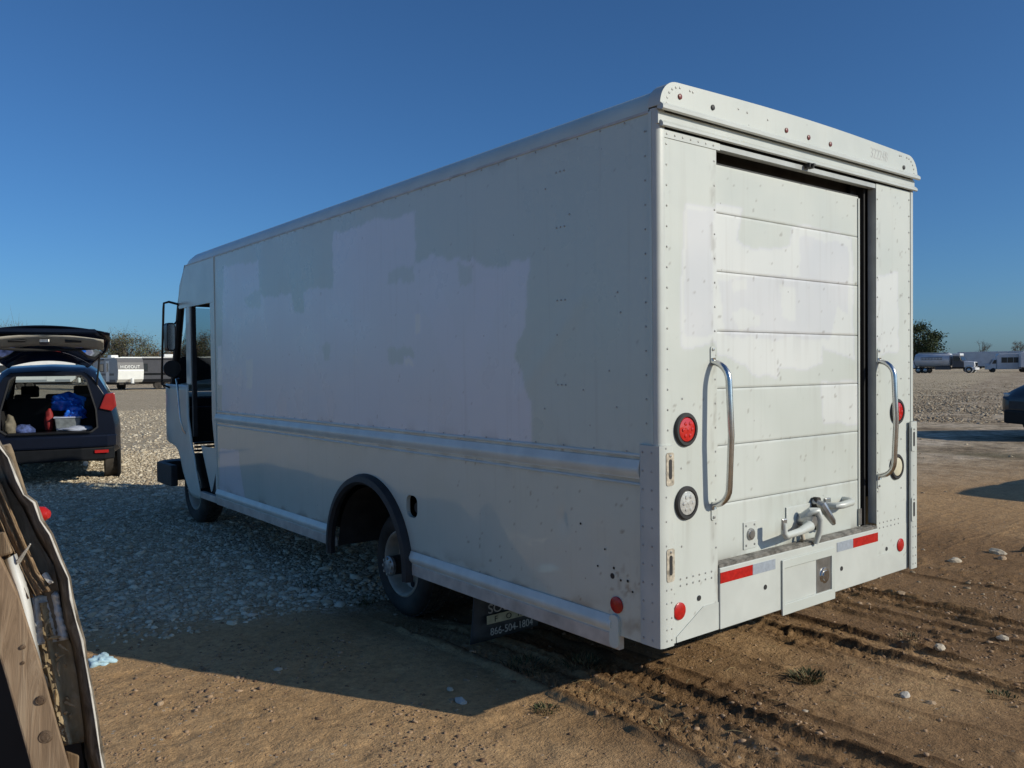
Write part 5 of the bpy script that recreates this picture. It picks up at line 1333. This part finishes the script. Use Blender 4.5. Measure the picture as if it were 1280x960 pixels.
rock(.83, -.20, .014, PALE, 'small pale rock at the foot of the bigger weed', 7)
rock(-1.62, 1.95, .022, BUFF, 'buff rock right of the wrecked wall on smooth dirt', 8)
rock(-.96, 2.02, .020, PALE, 'pale pebble just inside the long shadow edge', 9)
rock(-.36, 1.16, .020, PALE, 'pale pebble near the corner of the shadow', 10)
rock(4.6, .72, .05, PALE, 'pale lump in the rubble line right of the van', 11)
rock(5.2, .62, .06, PALE, 'broken pale slab in the rubble line at the right edge', 12)
rock(5.0, .50, .04, BUFF, 'brown lump in the rubble line at the right edge', 13)
rock(3.2, .5, .03, BUFF, 'brown clod right below the van corner guard', 14)
# blue rag
MAT['rag'] = simple('pale_blue_cloth', (.36, .52, .60), .8, 0, .25, 20, .5, 50)
r_ = blob('rag', 'pale blue rag crumpled on the dirt by the wrecked wall', 'rag', (-1.72, 2.80, gz(-1.72, 2.8) - .01), (.075, .06, .045), 'rag', 15, .6, 2.4, 4, -.4)
# weeds
MAT['weed'] = leaf_mat('weed_leaves', (.05, .058, .026)); MAT['drygrass'] = leaf_mat('dry_grass', (.24, .19, .10))
def weed(label, x, y, r, n, h, seed, mat='weed'):
    h *= .62; r *= .95; n = int(n * .6)
    rg = np.random.default_rng(seed); t = thing('weed', label, 'weed', (x, y, gz(x, y)), 0)
    for nm, mt, cnt, hh, wd in (('leaves', mat, n, h, .0038), ('dry_stems', 'drygrass', n, h * 1.1, .0016)):
        mb = MB()
        for k in range(cnt):
            a = rg.uniform(0, 6.283); q = r * math.sqrt(rg.random()) * .7; bx0 = Vector((q * math.cos(a), q * math.sin(a), -.005))
            l = hh * rg.uniform(.4, 1); a2 = a + rg.normal(0, .6); out = rg.uniform(.2, 1.2)
            tip = bx0 + Vector((math.cos(a2) * out * l, math.sin(a2) * out * l, l * .8)); mid = bx0.lerp(tip, .5) + Vector((0, 0, l * .15))
            sd = Vector((-math.sin(a2), math.cos(a2), 0)) * wd
            mb.add([bx0 - sd * .4, bx0 + sd * .4, mid + sd, mid - sd, tip], [(0, 1, 2, 3), (3, 2, 4)])
        build(nm, mb, mt, t, recalc=False)['kind'] = 'stuff'
    return t
weed('bigger green weed tuft behind the rear sill', 1.22, .03, .13, 260, .09, 1)
weed('small green weed left of the tread marks', -.13, .64, .10, 120, .05, 2)
weed('low weed under the van skirt corner', .42, .95, .18, 160, .10, 3)
weed('dark weed in the shade below the mud flap', .18, 1.15, .20, 200, .11, 4)
weed('straggly weed between the right-hand ruts', 2.35, .02, .10, 90, .05, 5, 'drygrass')
weed('thin weed at the lower right ruts', 1.75, -.75, .10, 90, .05, 6)
weed('small weed tuft by the rear wheel', .12, 3.05, .16, 140, .08, 7)
weed('low weed beneath the van side beyond the wheel', -.05, 3.6, .16, 120, .07, 8)
weed('sprawling dry weed at the foot of the van corner', .20, .12, .16, 60, .05, 9, 'drygrass')
tw_ = MB()
rg = np.random.default_rng(44)
for k in range(60):
    x = rg.uniform(-.1, 1.6); y = rg.uniform(-.3, .8); a = rg.uniform(0, 3.14); l = rg.uniform(.03, .12); z = gz(x, y) + .006
    tw_.tube([(x, y, z), (x + l * .5 * math.cos(a), y + l * .5 * math.sin(a), z + .008), (x + l * math.cos(a), y + l * math.sin(a), z)], .0013, 4)
tag(build('dry_straw', tw_, 'drygrass'), None, None, None, 'stuff')

# ------------------------------------------------------------------ wrecked camper wall at the left edge
MAT['stud'] = None
def wood(name, a, b, c, sc):
    m, nt, bs_ = nodes(name)
    tc = nt.nodes.new('ShaderNodeTexCoord'); tc.name = 'TC'
    mp = nt.nodes.new('ShaderNodeMapping'); mp.inputs['Scale'].default_value = sc
    nt.links.new(tc.outputs['Object'], mp.inputs['Vector'])
    n = tex_noise(nt, 5, 6, .65, vec=mp.outputs['Vector']); n.inputs['Distortion'].default_value = .7
    r = ramp(nt, n.outputs['Fac'], [(.28, a), (.5, b), (.74, c)])
    n2 = tex_noise(nt, 6, 4); cc = mixc(nt, .4, r.outputs['Color'], n2.outputs['Fac'], 'OVERLAY')
    nt.links.new(cc, bs_.inputs['Base Color']); bs_.inputs['Roughness'].default_value = .85; bs_.inputs['Specular IOR Level'].default_value = .2
    bump(nt, bs_, n.outputs['Fac'], .6, .006); return m
MAT['stud'] = wood('weathered_stud', (.13, .085, .052), (.26, .180, .115), (.38, .29, .20), (9, 9, .7))
MAT['splint'] = wood('splintered_wood', (.06, .040, .025), (.27, .185, .11), (.46, .35, .23), (16, 16, .8))
MAT['skin'] = wood('grimy_skin', (.045, .036, .026), (.15, .125, .095), (.30, .265, .215), (9, 9, 4))
MAT['backing'] = wood('stained_backing', (.10, .075, .05), (.25, .195, .135), (.37, .30, .215), (6, 6, 3))
MAT['skinedge'] = simple('torn_pale_edge', (.55, .52, .46), .8, 0, .3, 40, .4, 80)
MAT['foam'] = wood('dirty_insulation', (.20, .145, .08), (.40, .31, .19), (.62, .52, .36), (2.6, 2.6, 1.6))
MAT['membrane'] = simple('white_membrane', (.62, .62, .60), .5, 0, .1, 8, .3, 20)
MAT['knot'] = wood('knot_wood', (.06, .038, .025), (.12, .08, .052), (.20, .145, .10), (14, 14, 14))
fr2 = Vector((FWD.x, FWD.y, 0)).normalized(); rt2 = Vector((fr2.y, -fr2.x, 0))
wall_loc = CAMPOS + fr2 * 1.35 + rt2 * (-.78); wall_loc.z = 0
wl = thing('wrecked_wall', 'broken end of a wrecked camper wall with bare stud and torn skin', 'wreckage', tuple(wall_loc), math.atan2(rt2.y, rt2.x))
# local frame: x = right, y = away, z = up ; picture column/row at distance k -> local
def L(u, v, k):
    d = 1.35 + k
    pt = CAMPOS + (FWD + RGT * ((u - 640) / 1032.04) - UPV * ((v - 480) / 1032.04)) * d
    q = pt - wall_loc
    return Vector((q.dot(rt2), q.dot(fr2), pt.z))
# torn skin: wavy sheet running away from us
edge = [(-14, 530), (0, 556), (12, 572), (22, 600), (30, 618), (44, 628), (52, 650), (64, 668), (76, 700), (86, 722), (90, 748), (97, 775), (104, 800), (108, 830), (114, 862), (121, 900), (127, 940), (131, 965), (138, 1010), (150, 1100), (170, 1300), (200, 1600)]
cols = [L(u, v, .0) for u, v in edge]
sk = MB(); nk = 8; rows = []
for i, c in enumerate(cols):
    for j in range(nk):
        t = j / (nk - 1)
        s_k = (1.35 + .55 * t) / 1.35
        rows.append(((c.x - .78) * s_k + .78 - .06 * t + .002 * t * math.sin(i * 1.9 + j), c.y + .55 * t, max(1.709 - (1.709 - c.z) * s_k, -.02)))
sk.add(rows, [(i * nk + j, i * nk + j + 1, (i + 1) * nk + j + 1, (i + 1) * nk + j) for i in range(len(cols) - 1) for j in range(nk - 1)])
build('skin', sk, 'skin', wl, 'all', solid=.006)
# inner return of the skin (dark band visible inside the edge)
sk2 = MB(); off = [(17, 3)] * len(edge)
vs = []
for i, (u, v) in enumerate(edge):
    w_ = 11 + 7 * math.sin(i * 1.3) * .4 + 2.5 * math.sin(i * 2.9) + max(0, (v - 600) * .012)
    a_ = L(u - .5, v, .003); b_ = L(u - w_, v + 6, .05); vs += [tuple(a_), tuple(a_.lerp(b_, .5) + Vector((0, -.004, 0))), tuple(b_)]
sk2.add(vs, [(3 * i + j, 3 * i + j + 1, 3 * i + j + 4, 3 * i + j + 3) for i in range(len(edge) - 1) for j in range(2)])
build('skin_lining', sk2, 'skin', wl, 'all', solid=.004)
build('torn_edge', MB().tube([tuple(c + Vector((.001 * math.sin(i * 5), -.003, .0))) for i, c in enumerate(cols)], [.0016 + .0008 * math.sin(i * 2.7) for i in range(len(cols))], 5), 'skinedge', wl)
# wood slab behind the lining
def slab(name, path, width, thick, k, mat, seed, rough=.004):
    """board running along path (u,v centre line), with uneven faces"""
    rg = np.random.default_rng(seed); mb = MB(); vs = []; colz = rg.normal(0, rough, 7)
    dense = []
    for (a, b) in zip(path[:-1], path[1:]):
        for q in range(8): dense.append((a[0] + (b[0] - a[0]) * q / 8, a[1] + (b[1] - a[1]) * q / 8))
    dense.append(path[-1])
    nw = 7; wd = width if isinstance(width, (list, tuple)) else (width, width)
    m = nw + 2
    for i, (u, v) in enumerate(dense):
        w = wd[0] + (wd[1] - wd[0]) * i / (len(dense) - 1)
        front = [L(u + (j / (nw - 1) - .5) * w + rg.normal(0, .25), v - (j / (nw - 1) - .5) * w * .18, k + colz[j] + rg.normal(0, rough * .22)) for j in range(nw)]
        back = [front[-1] + Vector((-.68 * thick, thick, 0)), front[0] + Vector((-.68 * thick, thick, 0))]
        vs += [tuple(q) for q in front + back]
    fs = [(i * m + j, i * m + (j + 1) % m, (i + 1) * m + (j + 1) % m, (i + 1) * m + j) for i in range(len(dense) - 1) for j in range(m)]
    fs += [tuple(range(m)), tuple(range((len(dense) - 1) * m, len(dense) * m))]
    mb.add(vs, fs)
    return build(name, mb, mat, wl, 'all')
slab('inner_panel', [(-8, 560), (20, 640), (52, 720), (78, 800)], (44, 34), .03, .05, 'backing', 1, .004)
for i, (dx, w) in enumerate([(-12, 13), (-1, 11), (9, 12)]):
    slab('splintered_strip', [(-16 + dx, 600), (12 + dx, 668), (34 + dx, 716), (48 + dx + i, 748 - 4 * i)], (w, w * .9), .03, .015 + .006 * (i % 2), 'splint', 2 + i, .0045)
build('splinter', MB().tube([tuple(L(23, 702, .0)), tuple(L(38, 680, -.012))], [.004, .0012], 5), 'skinedge', wl)
build('splinter', MB().tube([tuple(L(56, 718, .02)), tuple(L(63, 728, .01)), tuple(L(66, 728, .0))], [.005, .004, .001], 5), 'skinedge', wl)
slab('insulation_foam', [(60, 752), (66, 800), (78, 860), (86, 905), (92, 930)], (46, 34), .05, .05, 'foam', 6, .010)
slab('insulation_foam', [(58, 745), (62, 775), (66, 803)], (30, 40), .04, .035, 'membrane', 16, .010)
build('skin_lining', MB().add([tuple(L(u, v, .12)) for u, v in ((-40, 560), (-10, 580), (45, 680), (70, 760), (92, 860), (108, 960), (125, 1100), (160, 1500), (-60, 1500), (-60, 600))], [tuple(range(10))]), 'dark', wl, solid=.01)
tf = MB(); rg = np.random.default_rng(12)
for k in range(22):
    t_ = rg.random(); u = 62 + 24 * t_ + rg.normal(0, 6); v = 760 + 160 * t_ + rg.normal(0, 8); q = L(u, v, .035 + rg.normal(0, .006))
    e_ = q + Vector((rg.normal(0, .012), -abs(rg.normal(0, .006)), rg.normal(0, .014))); tf.tube([tuple(q), tuple(q.lerp(e_, .5) + Vector((0, -.003, .002))), tuple(e_)], [.003, .0022, .0006], 4)
build('foam_tufts', tf, 'foam', wl, recalc=False)['kind'] = 'stuff'
# white membrane slip between stud and foam
mm = MB(); vs = []
for (u0, v0, u1, v1) in [(6, 700, 20, 692), (14, 730, 34, 735), (22, 762, 40, 765), (30, 795, 45, 800), (38, 820, 50, 825), (46, 838, 53, 842), (52, 862, 58, 866), (60, 900, 66, 904), (70, 940, 76, 944)]:
    vs += [tuple(L(u0, v0, .004)), tuple(L((u0 + u1) / 2, (v0 + v1) / 2, -.004)), tuple(L(u1, v1, .012))]
mm.add(vs, [(3 * i + j, 3 * i + j + 1, 3 * i + j + 4, 3 * i + j + 3) for i in range(8) for j in range(2)])
build('membrane', mm, 'membrane', wl, 'all', solid=.003)
build('rubber_clip', MB().tube([tuple(L(47, 838, -.004)), tuple(L(53, 850, -.008)), tuple(L(57, 862, -.004))], [.005, .008, .004], 6), 'black', wl, True)
# stud (leaning timber) with knots
std = MB(); vs = []
for (u0, v0, u1, v1) in [(-52, 700, -2, 690), (-20, 760, 24, 746), (8, 850, 52, 832), (32, 935, 76, 920), (58, 1030, 102, 1012), (180, 1500, 226, 1480)]:
    a_, b_ = L(u0, v0, -.045), L(u1, v1, -.03)
    vs += [tuple(a_), tuple(b_), tuple(b_ + Vector((-.03, .045, 0))), tuple(a_ + Vector((-.03, .045, 0)))]
std.add(vs, [(4 * i + j, 4 * i + (j + 1) % 4, 4 * i + 4 + (j + 1) % 4, 4 * i + 4 + j) for i in range(5) for j in range(4)] + [(0, 1, 2, 3), (20, 21, 22, 23)])
sb = build('stud', std, 'stud', wl, bevel=.003)
for u, v, r in ((56, 922, 8.5), (50, 876, 6), (28, 829, 2.5), (28, 809, 3)):
    c_ = L(u, v, -.0385); rr = r / 1032 * 1.33
    kn = MB().lathe([(0, -.0011), (rr * .5, -.0010), (rr * .62, -.0004), (rr * .75, -.0008), (rr, .002)], tuple(L(u, v, -.0377)), 1, 16)
    kn.v = [(a, b + (a - c_.x) * .24, c) for a, b, c in kn.v]
    build('knot', kn, 'knot', sb, True)
build('cross_rail', MB().add([tuple(L(u, v, k)) for k in (-.03, .02) for u, v in ((-30, 672), (6, 664), (17, 692), (-30, 704))], [(0, 1, 2, 3), (4, 5, 6, 7), (0, 1, 5, 4), (1, 2, 6, 5), (2, 3, 7, 6), (3, 0, 4, 7)]), 'splint', wl, bevel=.004)
mk_ = L(54, 652, .0) + Vector((-.075, .07, 0))
build('side_marker', MB().lathe([(.0, .046), (.007, .045), (.013, .037), (.014, .0), (0, .0)], tuple(mk_), 0, 16), 'redrefl', wl, True)
build('wood_chip', MB().add([tuple(L(u, v, k)) for k in (.01, .04) for u, v in ((82, 938), (99, 944), (98, 968), (84, 970))], [(0, 1, 2, 3), (4, 5, 6, 7), (0, 1, 5, 4), (1, 2, 6, 5), (2, 3, 7, 6), (3, 0, 4, 7)]), 'splint', wl, bevel=.003)
jn = thing('junk_pile', 'cream and red scraps heaped behind the leaning stud', 'scrap', tuple(cam_pt(5, 1.75)), 0)
jn.rotation_euler = (0, 0, math.atan2(rt2.y, rt2.x))
for nm, mt, x, z, sx_, sz_ in (('cream_scrap', 'cargrey', -.02, .88, .05, .12), ('red_scrap', 'redbag', .02, 1.02, .05, .02), ('dark_scrap', 'bumperblk', .0, .45, .12, .42), ('pale_scrap', 'skin', -.06, 1.12, .03, .12)):
    build(nm, MB().box(x - sx_, x + sx_, -.05, .05, z - sz_, z + sz_), mt, jn, bevel=.02)
